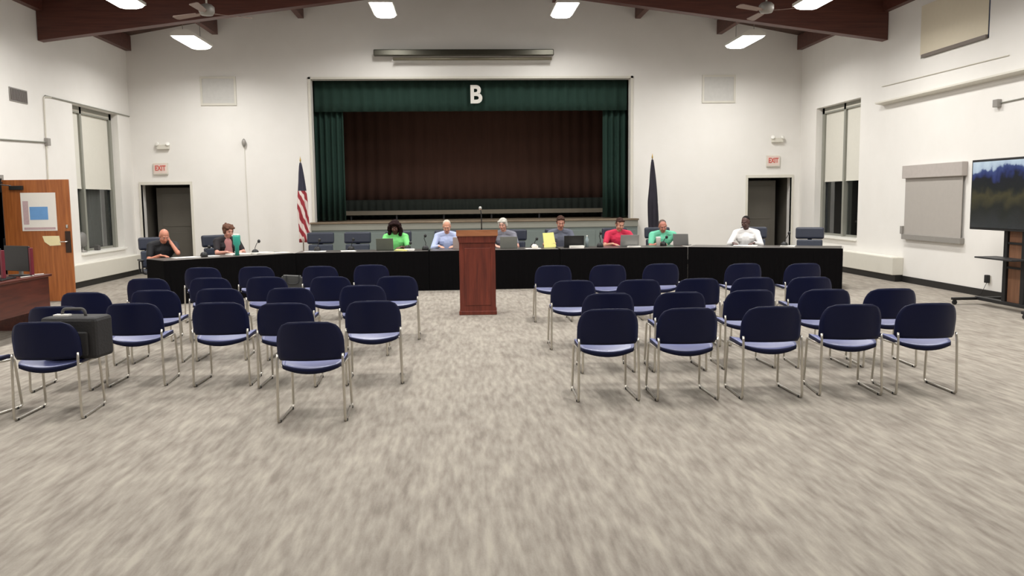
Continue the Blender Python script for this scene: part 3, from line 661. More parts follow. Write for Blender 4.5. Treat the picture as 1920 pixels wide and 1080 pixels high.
bm = NB(); box(bm, -.065, .065, -.05, .05, 0.0, .022, bev=.008); obj('base', bm, M['black'], r)
bm = NB(); tube(bm, [(0, 0, .02), (0, 0, .15), (-.003, -.005, .26), (-.012, -.015, .31)], .008, 8); obj('neck', bm, M['black'], r, smooth=True)
bm = NB(); ell(bm, (-.016, -.02, .335), (.024, .024, .028)); obj('microphone_head', bm, mat('bright mesh grille', srgb(190, 190, 186), .3, .7), r, smooth=True)

# ------------------------------------------------------------------ tables with black skirts
def table(ax, ay, bx, by, lab, slab):
    L_ = math.hypot(bx - ax, by - ay); a = math.atan2(by - ay, bx - ax)
    r = thing('conference_table', lab, 'table', (ax, ay, 0), a, 'meeting tables in a shallow arc')
    bm = NB(); box(bm, .02, L_ - .02, 0, .75, .71, .74, bev=.004); obj('tabletop', bm, M['tabletop'], r)
    for x in (.35, L_ - .35):
        bm = NB(); tube(bm, fillet([(x, .10, .71), (x, .08, .013), (x, .66, .013), (x, .64, .71)], .03), .013, 8); obj('leg_frame', bm, M['greymetal'], r)
    bm = NB(); y0 = -.012; n = int(L_ / .03); pts = []
    rnd = random.Random(int(ax * 10)); ph = rnd.uniform(0, 6)
    path = [(.0, .70, 0), (.0, .02, 0)] + [(i * L_ / n, 0, 1) for i in range(0, n + 1)] + [(L_, .02, 0), (L_, .70, 0)]
    rows = []
    for off in (0, .006):
        rr = []
        for z in (.006, .35, .735):
            row = []
            for i, (px, py, wv) in enumerate(path):
                k = (1 - z / .74) * .012 + .002
                ox = (off if px < .01 else -off if px > L_ - .01 else 0); oy = (off if wv else 0)
                row.append(bm.verts.new((px + ox + (0.001 if px < .01 else 0), py + oy + y0 + (-abs(k * math.sin(px * 2 * PI / .19 + ph)) if wv else 0), z)))
            rr.append(row)
        rows.append(rr)
    m_ = len(path)
    for s in (0, 1):
        for j in (0, 1):
            for i in range(m_ - 1): bm.faces.new((rows[s][j][i], rows[s][j][i + 1], rows[s][j + 1][i + 1], rows[s][j + 1][i]))
    for j in (0, 2):
        for i in range(m_ - 1): bm.faces.new((rows[0][j][i], rows[0][j][i + 1], rows[1][j][i + 1], rows[1][j][i]))
    for i in (0, m_ - 1):
        for j in (0, 1): bm.faces.new((rows[0][j][i], rows[0][j + 1][i], rows[1][j + 1][i], rows[1][j][i]))
    o = obj('table_skirt', bm, M['blackcloth'], loc=(ax, ay, 0)); o.rotation_euler = (0, 0, a); tag(o, slab, 'table skirt', 'black table skirts')
table(-4.88, 14.26, -3.058, 15.85, 'left wing meeting table angled towards the audience', 'black skirt on the angled left wing table')
table(-3.05, 15.85, -.608, 15.88, 'meeting table at left of the straight middle run', 'black skirt on the middle run, left of the lectern')
table(-.603, 15.88, 1.842, 15.91, 'meeting table in the centre behind the lectern', 'black skirt on the table directly behind the lectern')
table(1.847, 15.91, 4.28, 15.94, 'meeting table at right of the straight middle run', 'black skirt on the middle run, right of the lectern')
table(4.287, 15.94, 6.78, 14.80, 'right wing meeting table angled towards the audience', 'black skirt on the angled right wing table')

# ------------------------------------------------------------------ office chairs
def office_chair(label):
    t = thing('office_chair', label, 'chair')       # sitter faces -Y
    bm = NB(); box(bm, -.25, .25, -.28, .24, .42, .50, bev=.03); obj('seat', bm, M['leather'], t, smooth=False)
    R_ = Matrix.Translation((0, .24, .50)) @ Matrix.Rotation(-.14, 4, 'X')
    bm = NB(); box(bm, -.24, .24, -.035, .035, .02, .33, bev=.03, M4=R_); obj('lower_cushion', bm, M['leather'], t)
    bm = NB(); box(bm, -.265, .265, -.04, .045, .34, .57, bev=.035, M4=R_); obj('upper_cushion', bm, mat('darker vinyl upholstery', srgb(40, 45, 60), .45), t)
    bm = NB(); box(bm, -.04, .04, .035, .06, -.12, .45, M4=R_); box(bm, -.04, .04, .0, .30, .39, .415); obj('back_bracket', bm, M['black'], t)
    for s in (-1, 1):
        bm = NB(); tube(bm, fillet([(s * .24, -.12, .43), (s * .30, -.12, .45), (s * .30, -.12, .66), (s * .30, .14, .66), (s * .30, .14, .45), (s * .24, .14, .43)], .04), .013, 8); ar = obj('armrest', bm, M['black'], t)
        bm = NB(); box(bm, s * .30 - .03, s * .30 + .03, -.15, .15, .66, .69, bev=.01); obj('arm_pad', bm, M['black'], ar)
    bm = NB(); tube(bm, [(0, 0, .10), (0, 0, .42)], .028, 12); obj('gas_column', bm, M['greymetal'], t)
    for k in range(5):
        a = k * 2 * PI / 5 + .3; c, s = math.cos(a), math.sin(a)
        bm = NB(); tube(bm, [(0, 0, .11), (.28 * c, .28 * s, .075)], [.028, .018], 8); lg = obj('leg', bm, M['black'], t)
        bm = NB(); tube(bm, [(.28 * c - .02 * s, .28 * s + .02 * c, .03), (.28 * c + .02 * s, .28 * s - .02 * c, .03)], .03, 12); obj('caster', bm, M['black'], lg)
    return t
LW, RW = math.radians(40), math.radians(-24)
oc = [(-5.42, 15.62, LW - .15, 'office chair under the bald person at the left table end'),
      (-4.48, 16.36, LW + .05, 'office chair under the person in the black cardigan'),
      (-2.78, 16.90, .05, 'empty dark office chair beside the striped flag'),
      (-2.06, 16.86, 0, 'empty dark office chair left of the person in bright green'),
      (-1.27, 17.12, 0, 'office chair under the person in bright green'),
      (-.28, 17.14, 0, 'office chair under the person in the light blue shirt'),
      (.98, 17.14, -.35, 'office chair under the grey-haired person behind the lectern microphone'),
      (1.98, 17.16, 0, 'office chair under the person in the grey shirt'),
      (3.16, 17.16, 0, 'office chair under the person in the red shirt'),
      (4.05, 17.18, 0, 'office chair under the person in the mint green shirt'),
      (5.74, 16.66, RW - .1, 'office chair under the person in the white shirt'),
      (6.68, 16.05, RW, 'empty dark office chair at the right table end')]
fo = None
for x, y, a, lab in oc:
    if fo is None: fo = office_chair(lab); fo.location = (x, y, 0); fo.rotation_euler = (0, 0, a); fo['group'] = 'dark office chairs behind the tables'
    else: dup(fo, (x, y, 0), a, lab, 'dark office chairs behind the tables')

# ------------------------------------------------------------------ people
SKIN = {}
def skin_mat(c):
    if c not in SKIN:
        m = mat('skin %d' % len(SKIN), srgb(*c), .5, var=.05, scale=30)
        m.node_tree.nodes['Principled BSDF'].inputs['Subsurface Weight'].default_value = .05
        SKIN[c] = m
    return SKIN[c]
def remesh(o, vox, sm=3):
    m = o.modifiers.new('fuse', 'REMESH'); m.mode = 'VOXEL'; m.voxel_size = vox; m.use_smooth_shade = True
    if sm: s = o.modifiers.new('soften', 'SMOOTH'); s.iterations = sm; s.factor = .5
def ik(S, H, l1, l2, pole):
    S, H = Vector(S), Vector(H); d = H - S; L_ = min(d.length, (l1 + l2) * .995); t = d.normalized()
    a = (l1 * l1 - l2 * l2 + L_ * L_) / (2 * L_); h = math.sqrt(max(0, l1 * l1 - a * a))
    p = Vector(pole); p = (p - t * p.dot(t)).normalized()
    return S + t * a + p * h, S + t * L_
def hand(bm, wrist, fwd, palm_n, side, curl=.35):
    # palm, five fingers of different lengths, thumb from the side of the palm
    f = Vector(fwd).normalized(); n = Vector(palm_n); n = (n - f * n.dot(f)).normalized(); s = f.cross(n) * side
    w_ = Vector(wrist); k = w_ + f * .085
    for q in (-1.5, -.5, .5, 1.5): cap(bm, w_ + s * q * .012, k + s * q * .019, .014, .0125, 8)
    for q, l in ((-1.5, .058), (-.5, .070), (.5, .076), (1.5, .066)):
        b = k + s * q * .0205; d1 = (f + n * curl * .7 + s * q * .06).normalized(); m1 = b + d1 * l * .5; d2 = (f + n * curl * 1.9).normalized(); m2 = m1 + d2 * l * .5
        cap(bm, b, m1, .0098, .0088, 8); cap(bm, m1, m2, .0088, .0075, 8)
    b = w_ + f * .028 + s * .026; m1 = b + (f * .8 + s * .75 + n * .35).normalized() * .042; m2 = m1 + (f * 1.0 + s * .25 + n * .4).normalized() * .032
    cap(bm, b, m1, .0125, .0105, 8); cap(bm, m1, m2, .0105, .0085, 8)
def person(label, loc, rz, top, skin, hair, hairstyle, shirt, sleeve='short', lh=(-.17, -.50, .775), rh=(.17, -.50, .775), pitch=25, yaw=0, roll=0, build=1.0, lean=.0, second=None, face_hand=None, pants=(40, 42, 50), beard=None, lanyard=False):
    # local frame: faces -Y, sits on a seat at z 0.50; x<0 is the side seen at the left
    r = thing('person', label, 'person', (loc[0], loc[1], 0), rz)
    k = (top - .5) / (1.31 - .5); Z = lambda z: .5 + (z - .5) * k
    sk = skin_mat(skin); b = build
    hipc = Vector((0, 0.02, .585)); chest = Vector((0, -.06 - lean * .5, Z(.86))); neck = Vector((0, -.10 - lean, Z(1.015))); hc = Vector((0, -.135 - lean - .05 * math.sin(math.radians(pitch)), Z(1.175)))
    HM = Matrix.Translation(neck) @ Matrix.Rotation(math.radians(yaw), 4, 'Z') @ Matrix.Rotation(math.radians(roll), 4, 'Y') @ Matrix.Rotation(math.radians(pitch), 4, 'X') @ Matrix.Translation((0, -.015, .155 * k))
    sh = [Vector((s * .185 * b, -.085 - lean * .9, Z(.955))) for s in (-1, 1)]
    hands = [Vector(lh), Vector(rh)]
    bm = NB()
    def torso(bm, g):
        cap(bm, (-.09, .02, .585), (.09, .02, .585), .115 * b + g, .115 * b + g)
        cap(bm, (-.06, -.005, .66), (.06, -.005, .66), .115 * b + g, .115 * b + g)
        cap(bm, (0, .0, .66), chest, .125 * b + g, .12 * b + g, 14)
        cap(bm, (-.075 * b, chest.y, chest.z), (.075 * b, chest.y, chest.z), .108 + g, .108 + g)
        for s in sh: cap(bm, (s.x * .25, s.y + .01, s.z + .03), s, .062 + g, .057 + g)
        for s in sh: cap(bm, (s.x * .55, chest.y - .01, chest.z), (s.x * .9, s.y, s.z - .02), .085 + g, .062 + g)
    torso(bm, 0)
    cap(bm, neck - Vector((0, -.02, .05)), HM @ Vector((0, .02, -.06)), .058, .052, 12)
    arms = []
    for i, s in enumerate((-1, 1)):
        pole = (s * .8, .35, -.9)
        if face_hand == i: pole = (s * .5, -.5, -1.0)
        el, wr = ik(sh[i], hands[i], .29 * (k * .5 + .5), .25, pole); arms.append((sh[i], el, wr))
        cap(bm, sh[i], el, .050 * b, .040, 12); cap(bm, el, wr, .040, .027, 12)
        fw = (wr - el).normalized()
        if face_hand == i: hand(bm, wr, (Vector((0, .02, 1)) + Vector((-s * .35, .25, 0))), (-s, .5, 0), -1 if s < 0 else 1, .5)
        else:
            f2 = Vector((fw.x, fw.y, 0)).normalized() * 1.0 + Vector((0, 0, -.08)); hand(bm, wr, f2, (0, 0, -1), 1 if s < 0 else -1, .22)
    # thighs, shins
    for s in (-1, 1):
        kn = Vector((s * .13, -.44, .54)); an = Vector((s * .14, -.40, .10))
        cap(bm, (s * .09, .0, .575), kn, .085, .062, 12); cap(bm, kn, an, .060, .040, 12); cap(bm, an, an + Vector((0, -.12, -.045)), .038, .03, 10)
    # head
    def E(c, rr, sub=2): ell(bm, c, rr, HM, sub)
    E((0, .018, .028), (.076, .094, .088), 3); E((0, -.028, -.022), (.062, .062, .088), 3); E((0, -.048, -.082), (.040, .040, .030)); E((0, -.01, -.055), (.056, .06, .045))
    for s in (-1, 1):
        E((s * .076, .012, -.012), (.010, .020, .032)); E((s * .036, -.062, -.030), (.024, .026, .024)); E((s * .05, .0, -.07), (.02, .03, .025))
    def HC(p, q, r1, r2): cap(bm, HM @ Vector(p), HM @ Vector(q), r1, r2, 8)
    HC((0, -.086, .012), (0, -.106, -.028), .009, .0135); HC((-.012, -.094, -.034), (.012, -.094, -.034), .008, .008); HC((-.036, -.078, .030), (.036, -.078, .030), .011, .011)
    HC((-.018, -.086, -.060), (.018, -.086, -.060), .007, .007)
    bo = obj('body', bm, sk, r); remesh(bo, .0065, 2)
    for s in (-1, 1):
        bm = NB(); ell(bm, (s * .031, -.0775, .004), (.0125, .010, .0065), HM, 2); ell(bm, (s * .031, -.0865, .002), (.0055, .0025, .005), HM, 1, 1)
        obj('eye', bm, [M['sclera'], M['iris']], r, smooth=True)
        bm = NB(); cap(bm, HM @ Vector((s * .017, -.092, .036)), HM @ Vector((s * .046, -.084, .036)), .005, .004, 6); obj('eyebrow', bm, mat('brow', srgb(*[int(c * .7) for c in hair]), .8), r)
    bm = NB(); ell(bm, (0, -.0925, -.060), (.022, .006, .0055), HM, 2); obj('lips', bm, mat('lips', srgb(*[int(a * .8) if i == 0 else int(a * .62) for i, a in enumerate(skin)]), .5), r, smooth=True)
    # hair
    hm = mat('hair', srgb(*hair), .75, var=.3, scale=60, bump=.4, spec=.12)
    bm = NB(); rnd = random.Random(int(loc[0] * 100)); hv = .007
    def HE(c, rr): ell(bm, c, rr, HM, 2)
    if hairstyle == 'bald': HE((0, .045, -.012), (.079, .07, .042)); HE((0, .06, -.03), (.066, .052, .04))
    if hairstyle == 'thin': HE((0, .035, .045), (.080, .088, .080)); HE((0, .05, -.015), (.080, .070, .055))
    if hairstyle in ('short', 'thick', 'crop'):
        g = {'short': .008, 'thick': .014, 'crop': .004}[hairstyle]
        HE((0, .036, .050), (.073 + g, .084 + g, .076 + g)); HE((0, .055, -.01), (.074 + g, .062 + g, .060))
        if hairstyle != 'crop':
            for q in range(7): a = -1.2 + q * .4; HE((.055 * math.sin(a), -.030 - .018 * math.cos(a), .104 - .016 * abs(a) + .004 * (q % 2)), (.026, .026, .016))
            for s in (-1, 1): HE((s * .074, .0, .018), (.009, .020, .030))
    if hairstyle in ('bob', 'curlyshort'):
        HE((0, .025, .045), (.090, .100, .086)); HE((0, .05, -.02), (.086, .075, .07))
        for s in (-1, 1): HE((s * .076, .015, -.012), (.020, .045, .060)); HE((s * .055, -.052, .075), (.035, .030, .024))
        if hairstyle == 'curlyshort':
            for q in range(40):
                a, z = rnd.uniform(.3, 2 * PI - .3), rnd.uniform(-.02, .11); rr = math.sqrt(max(.15, 1 - ((z - .04) / .10) ** 2))
                HE((.088 * rr * math.sin(a), .03 - .095 * rr * math.cos(a) if z > .06 else .03 + .09 * abs(math.cos(a)) * rr, z), (.022, .022, .022))
    if hairstyle == 'longcurly':
        HE((0, .03, .05), (.100, .110, .095)); HE((0, .06, -.05), (.10, .08, .11))
        for s in (-1, 1):
            for q in range(26):
                t = q / 25; HE((s * (.085 + .03 * math.sin(t * 3) + rnd.uniform(-.012, .012)), rnd.uniform(-.04, .05), .06 - .24 * t), (.034, .034, .032))
        for q in range(16): a = -1.3 + q * .17; HE((.08 * math.sin(a), -.045 - .02 * math.cos(a), .10 - .02 * abs(a) + rnd.uniform(-.008, .008)), (.026, .026, .024))
    ho = obj('hair', bm, hm, r); remesh(ho, hv, 2 if hairstyle not in ('longcurly', 'curlyshort') else 1)
    if beard:
        bm = NB(); ell(bm, (0, -.052, -.088), (.045, .042, .030), HM, 2); bo = obj('beard', bm, mat('beard', srgb(*beard), .8), r, smooth=True)
    # shirt
    sm_ = mat('shirt cloth', srgb(*shirt), .8, var=.10, scale=14, bump=.25)
    bm = NB(); torso(bm, .016)
    cap(bm, (neck.x, neck.y + .015, neck.z - .045), (neck.x, neck.y + .012, neck.z - .015), .074, .068, 14)
    for (s_, e_, w2) in arms:
        if sleeve == 'long': cap(bm, s_, e_, .064 * b, .053, 12); cap(bm, e_, w2 * .93 + e_ * .07, .053, .036, 12)
        else: cap(bm, s_, s_ * .3 + e_ * .7, .066 * b, .058, 12)
    so = obj('shirt', bm, sm_, r); remesh(so, .009, 3)
    if second:
        bm = NB(); cap(bm, (0, chest.y - .065, chest.z + .085), (0, chest.y - .07, chest.z - .14), .078, .088, 12); o = obj('blouse', bm, mat('blouse', srgb(*second), .8), r); remesh(o, .01, 2)
    if lanyard:
        bm = NB(); z0 = neck.z - .02
        tube(bm, [(-.06, neck.y - .03, z0), (-.035, chest.y - .115, chest.z + .04), (0, chest.y - .135, chest.z - .06), (.035, chest.y - .115, chest.z + .04), (.06, neck.y - .03, z0)], .006, 6); obj('lanyard', bm, M['black'], r)
    # trousers and shoes
    bm = NB(); cap(bm, (-.09, .02, .565), (.09, .02, .565), .118 * b, .118 * b)
    for s in (-1, 1):
        kn = Vector((s * .13, -.44, .54)); an = Vector((s * .14, -.40, .12)); cap(bm, (s * .09, .0, .575), kn, .098, .075, 12); cap(bm, kn, an, .072, .058, 12)
    po = obj('trousers', bm, mat('trouser cloth', srgb(*pants), .85), r); remesh(po, .011, 2)
    for s in (-1, 1):
        bm = NB(); cap(bm, (s * .14, -.37, .045), (s * .15, -.54, .038), .044, .036, 10); cap(bm, (s * .14, -.38, .06), (s * .14, -.39, .10), .046, .042, 10)
        box(bm, s * .145 - .045, s * .145 + .045, -.58, -.33, .0, .018, bev=.006); obj('shoe', bm, M['black'], r, smooth=True)
    return r
FAIR, TANNED, DARK, DEEP = (214, 164, 142), (196, 140, 116), (92, 58, 48), (84, 56, 50)
person('bald person in black short-sleeved shirt resting cheek on hand', (-5.33, 15.55), LW - .2, 1.27, (198, 132, 108), (120, 100, 88), 'bald', (20, 20, 24), lh=(-.10, -.44, .775), rh=(.10, -.27, 1.00), face_hand=1, pitch=34, yaw=6, build=1.08, lean=.05)
person('person with short brown hair in black cardigan reading at the left table', (-4.42, 16.32), LW - .12, 1.31, (206, 150, 132), (104, 74, 60), 'curlyshort', (30, 24, 28), sleeve='short', second=(176, 120, 118), lh=(-.14, -.50, .775), rh=(.12, -.48, .775), pitch=22, yaw=10)
person('person with long dark curly hair in bright green top', (-1.29, 17.06), 0, 1.32, DARK, (38, 22, 22), 'longcurly', (126, 222, 128), lh=(-.16, -.50, .78), rh=(.13, -.48, .78), pitch=24, yaw=-4)
person('white-haired person in light blue shirt left of the lectern', (-.28, 17.08), 0, 1.33, (212, 154, 128), (206, 196, 180), 'thin', (188, 200, 236), sleeve='long', lh=(-.15, -.46, .785), rh=(.14, -.47, .785), pitch=30)
person('grey-haired person in grey patterned top behind the lectern', (.86, 17.08), -.12, 1.34, (214, 160, 140), (196, 192, 182), 'bob', (128, 128, 138), lh=(-.14, -.47, .78), rh=(.16, -.47, .78), pitch=18, yaw=-14)
person('dark-haired person in grey shirt holding a yellow pad', (1.98, 17.10), 0, 1.37, (198, 140, 120), (70, 48, 40), 'thick', (98, 102, 116), lh=(-.23, -.46, .84), rh=(.17, -.48, .78), pitch=22, build=1.05)
person('dark-haired person in red polo shirt with silver laptop', (3.15, 17.10), 0.05, 1.31, (206, 150, 126), (66, 44, 38), 'short', (206, 40, 76), lh=(-.20, -.46, .78), rh=(.24, -.46, .785), pitch=24, yaw=10, build=1.12)
person('balding grey-haired person in mint green shirt leaning over the table', (4.04, 17.10), 0.05, 1.26, (196, 132, 112), (104, 88, 80), 'thin', (112, 204, 168), lh=(-.15, -.47, .785), rh=(.20, -.48, .785), pitch=26, yaw=-8, roll=-8, build=1.15, lean=.05, lanyard=True)
person('person with close-cropped black hair in white long-sleeved shirt', (5.64, 16.60), RW, 1.32, DEEP, (26, 22, 22), 'crop', (242, 240, 238), sleeve='long', lh=(-.20, -.48, .785), rh=(.18, -.46, .785), pitch=16, yaw=-14, build=1.05)

# ------------------------------------------------------------------ things on the tables (top at 0.74)
TZ = .7405
def laptop(x, y, rz, m, lab, open_=100, wd=.33):
    r = thing('laptop', lab, 'laptop', (x, y, TZ), rz)      # lid back faces -Y
    bm = NB(); box(bm, -wd / 2, wd / 2, 0, .23, 0, .016, bev=.004); obj('keyboard_base', bm, m, r)
    R_ = Matrix.Translation((0, .0, .016)) @ Matrix.Rotation(math.radians(12), 4, 'X')
    bm = NB(); box(bm, -wd / 2, wd / 2, -.008, 0, 0, .22, bev=.003, M4=R_); lid = obj('lid', bm, m, r)
    bm = NB(); box(bm, -wd / 2 + .012, wd / 2 - .012, .0, .0015, .014, .208, M4=R_); obj('screen', bm, M['black'], lid)
    return r
laptop(-1.44, 16.20, 0, mat('grey green laptop lid', srgb(104, 108, 98), .4, .3), 'grey laptop before the person in bright green', wd=.32)
laptop(.90, 16.20, -.08, mat('grey pewter laptop lid', srgb(134, 136, 130), .4, .3), 'grey laptop right of the lectern top before the grey-haired person')
laptop(2.15, 16.22, -.03, M['black'], 'black laptop before the person in the grey shirt', wd=.38)
laptop(3.22, 16.22, .03, M['silver'], 'silver laptop before the person in the red shirt', wd=.36)
laptop(4.26, 16.36, -.5, M['silver'], 'silver laptop at the right end of the middle tables', wd=.30)
laptop(-.03, 16.30, 0, mat('pale pink grey laptop lid', srgb(190, 172, 166), .4, .2), 'pale laptop before the person in the light blue shirt', wd=.26)
def sheets(x, y, rz, w_, h_, m, lab, cat='papers', t=.006, tilt=0):
    bm = NB()
    for q in range(3): box(bm, -w_ / 2 + q * .004, w_ / 2 + q * .004, -h_ / 2, h_ / 2, q * t / 3, (q + 1) * t / 3 - .0003, M4=Matrix.Rotation(q * .04, 4, 'Z') @ Matrix.Rotation(tilt, 4, 'X'))
    o = obj('paper_stack', bm, m, loc=(x, y, TZ + (.0 if not tilt else .10))); o.rotation_euler = (0, 0, rz); tag(o, lab, cat); return o
sheets(-4.75, 15.00, LW, .42, .28, M['paper'], 'white papers before the bald person at the left end')
sheets(-4.42, 15.28, LW, .25, .25, M['paper'], 'white paper between the two left table microphones')
sheets(-4.02, 15.62, LW, .35, .28, M['paper'], 'open white pages before the person in the black cardigan', t=.02)
sheets(-3.62, 15.72, LW, .34, .26, M['paper'], 'white paper stack right of the second left microphone', t=.03)
sheets(-3.35, 15.98, LW, .30, .22, M['paper'], 'white sheet at the joint of left and middle tables')
sheets(-2.13, 16.20, .2, .26, .30, M['paper'], 'loose white papers before the empty office chair')
sheets(-2.75, 16.20, 0, .40, .22, M['paper'], 'flat white papers before the chair beside the striped flag')
sheets(-1.12, 16.12, -.1, .24, .30, M['yellow'], 'yellow legal pad before the person in bright green', 'pad', t=.02)
sheets(-.98, 16.10, .1, .18, .2, M['paper'], 'cream card on the yellow pad side of the green-top person', t=.03)
sheets(1.35, 16.12, .1, .28, .22, M['paper'], 'white papers right of the lectern below the crumpled tissue')
sheets(2.18, 16.08, 0, .26, .16, M['paper'], 'white folded booklet before the black laptop', t=.045)
sheets(3.28, 16.10, 0, .24, .12, M['paper'], 'white papers before the silver laptop of the red shirt', t=.02)
sheets(5.38, 15.92, RW, .44, .28, M['paper'], 'white open documents before the person in the white shirt', t=.012)
sheets(6.05, 15.52, RW, .26, .16, M['paper'], 'small white paper on the right wing table beside the microphone', t=.02)
o = sheets(0, 0, 0, .22, .30, M['yellow'], 'yellow legal pad held up by the person in the grey shirt', 'pad', t=.008); o.location = (1.70, 16.52, TZ + .135); o.rotation_euler = (math.radians(68), 0, .15)
bm = NB(); ell(bm, (0, 0, .045), (.06, .05, .05)); ell(bm, (.03, .02, .035), (.045, .04, .035))
for v in bm.verts: v.co *= 1 + random.uniform(-.12, .12); v.co.z = max(v.co.z, 0)
tag(obj('crumpled_tissue', bm, M['paper'], loc=(1.38, 16.10, TZ + .0)), 'crumpled white tissue on the table right of the lectern', 'tissue')
r = thing('tumbler', 'tall teal tumbler before the person in the black cardigan', 'cup', (-3.98, 15.42, TZ))
bm = NB(); lathe(bm, [(.036, 0), (.038, .16), (.062, .20), (.066, .33), (.060, .36)], 20); obj('cup_body', bm, M['teal'], r, smooth=True)
bm = NB(); lathe(bm, [(.061, .36), (.060, .375), (.02, .38)], 20); obj('lid', bm, M['white'], r)
r = thing('paper_cup', 'white cup before the person in the mint green shirt', 'cup', (3.80, 16.30, TZ))
bm = NB(); lathe(bm, [(.035, 0), (.048, .16), (.050, .165)], 18); obj('cup_body', bm, M['paper'], r, smooth=True)
bm = NB(); lathe(bm, [(.051, .160), (.050, .178), (.03, .182)], 18); obj('lid', bm, M['white'], r)
r = thing('water_bottle', 'clear pale plastic bottle beside the black laptop', 'bottle', (2.42, 16.35, TZ))
bm = NB(); lathe(bm, [(.032, 0), (.033, .15), (.014, .19), (.013, .21)], 16); obj('bottle_body', bm, mat('pale clear plastic', srgb(150, 165, 168), .2), r, smooth=True)
bm = NB(); lathe(bm, [(.015, .208), (.015, .228)], 12); obj('cap', bm, M['white'], r)
def table_mic(x, y, rz, lab, lean=.0, h=.20):
    r = thing('table_microphone', lab, 'microphone', (x, y, TZ), rz, 'gooseneck table microphones')
    bm = NB(); lathe(bm, [(.062, 0), (.066, .02), (.058, .055), (.035, .08), (.006, .088)], 16); obj('base', bm, M['black'], r, smooth=True)
    bm = NB(); tube(bm, [(0, .01, .06), (.01, .02, h * .5), (.03 + lean, -.01, h * .85), (.05 + lean, -.04, h)], .006, 8); obj('neck', bm, M['black'], r, smooth=True)
    bm = NB(); ell(bm, (.055 + lean, -.05, h + .01), (.028, .028, .034)); obj('foam_cap', bm, M['black'], r, smooth=True)
table_mic(-4.47, 15.12, LW, 'black table microphone between the bald person and the cardigan wearer', .02, .16)
table_mic(-3.74, 15.74, LW, 'black table microphone right of the teal tumbler', .0, .22)
table_mic(-2.72, 16.32, 0, 'black table microphone before the chair beside the striped flag', .0, .2)
table_mic(-2.10, 16.42, 0, 'black table microphone behind the loose white papers', .0, .2)
table_mic(-1.02, 16.35, 0, 'black table microphone on right side of the green-top person', .0, .12)
table_mic(-.68, 16.20, 0, 'black table microphone alone between green top and light blue shirt', -.05, .26)
table_mic(1.40, 16.45, 0, 'black table microphone right of the grey-haired person', .0, .16)
table_mic(2.66, 16.25, 0, 'black table microphone between the grey and red shirts', -.05, .26)
table_mic(3.92, 16.40, 0, 'black table microphone close to the mint green shirt', .0, .16)
table_mic(6.02, 15.60, RW, 'black table microphone before the empty right end chair', .03, .24)

# ------------------------------------------------------------------ flags
def flag(name, x, y, m, lab, w_, z_top, z_bot, seed):
    r = thing(name, lab, 'flag', (x, y, 0))
    bm = NB(); lathe(bm, [(.16, 0), (.16, .02), (.05, .06), (.03, .10)], 20); obj('stand', bm, M['gold'], r, smooth=True)
    bm = NB(); tube(bm, [(0, 0, .08), (0, 0, z_top + .05)], .013, 8); obj('pole', bm, M['stagewood'], r)
    bm = NB(); lathe(bm, [(.012, 0), (.02, .03), (.012, .06), (.002, .12)], 10, c=(0, 0, z_top + .03)); obj('finial', bm, M['gold'], r, smooth=True)
    bm = NB(); rnd = random.Random(seed); rings = []; n = 40; mm = 26
    for j in range(mm + 1):
        t = j / mm; z = z_top - (z_top - z_bot) * t; R0 = .018 + w_ * (min(1, t / .55) ** .8) * (1 - .15 * max(0, t - .7)); ring = []
        for i in range(n):
            a = 2 * PI * i / n; rr = R0 * (1 + .28 * math.sin(5 * a + 2.5 * t) + .12 * math.sin(9 * a - 3 * t)); ring.append(bm.verts.new((rr * math.cos(a) + .03 * t, rr * .7 * math.sin(a) - .01, z + .03 * math.sin(3 * a) * t)))
        rings.append(ring)
    for a_, b_ in zip(rings, rings[1:]):
        for i in range(n): bm.faces.new((a_[i], a_[(i + 1) % n], b_[(i + 1) % n], b_[i]))
    bm.faces.new(rings[0]); bm.faces.new(rings[-1][::-1]); obj('flag_cloth', bm, m, r, smooth=True)
flag('flag_stand', -3.72, 20.4, M['usflag'], 'furled stars and stripes flag on a pole left of the stage', .088, 2.58, .75, 3)
flag('flag_stand', 4.60, 20.4, M['flagblue'], 'furled dark navy flag on a pole right of the stage', .085, 2.58, .75, 4)

# ------------------------------------------------------------------ television on a cart
r = thing('television', 'large black television showing a hilly landscape on the right', 'television', (7.75, 11.66, 1.66))
bm = NB(); box(bm, -.0, .06, -.96, .96, -.52, .52, bev=.008); obj('screen_case', bm, M['black'], r)
bm = NB(); box(bm, -.006, 0, -.925, .925, -.485, .485); obj('display_panel', bm, M['picture'], r)
r = thing('television_cart', 'black rolling cart with two posts carrying the television', 'cart', (7.86, 11.66, 0))
for s in (-1, 1):
    bm = NB(); box(bm, -.03, .03, s * .20 - .04, s * .20 + .04, .10, 1.75, bev=.006); obj('post', bm, M['black'], r)
bm = NB(); box(bm, .0, .03, -.15, .15, .12, 1.15); obj('cable_panel', bm, wood_mat('brown cable cover', srgb(110, 74, 52), srgb(132, 92, 66), .5), r)
bm = NB(); box(bm, -.30, .04, -.36, .50, .735, .757, bev=.006); obj('shelf', bm, M['black'], r)
for z in (.6, .95):
    bm = NB(); box(bm, -.02, .02, -.18, .18, z, z + .03); obj('cross_brace', bm, M['black'], r)
bm = NB(); box(bm, -.05, .05, -.85, .85, .07, .12, bev=.008); obj('base_rail', bm, M['black'], r)
for s in (-1, 1):
    bm = NB(); box(bm, -.42, .42, s * .82 - .035, s * .82 + .035, .07, .11, bev=.008); ft = obj('foot', bm, M['black'], r)
    for x in (-.38, .38):
        bm = NB(); tube(bm, [(x, s * .82 - .015, .035), (x, s * .82 + .015, .035)], .035, 14); box(bm, x - .02, x + .02, s * .82 - .02, s * .82 + .02, .03, .08); obj('caster', bm, M['black'], ft)

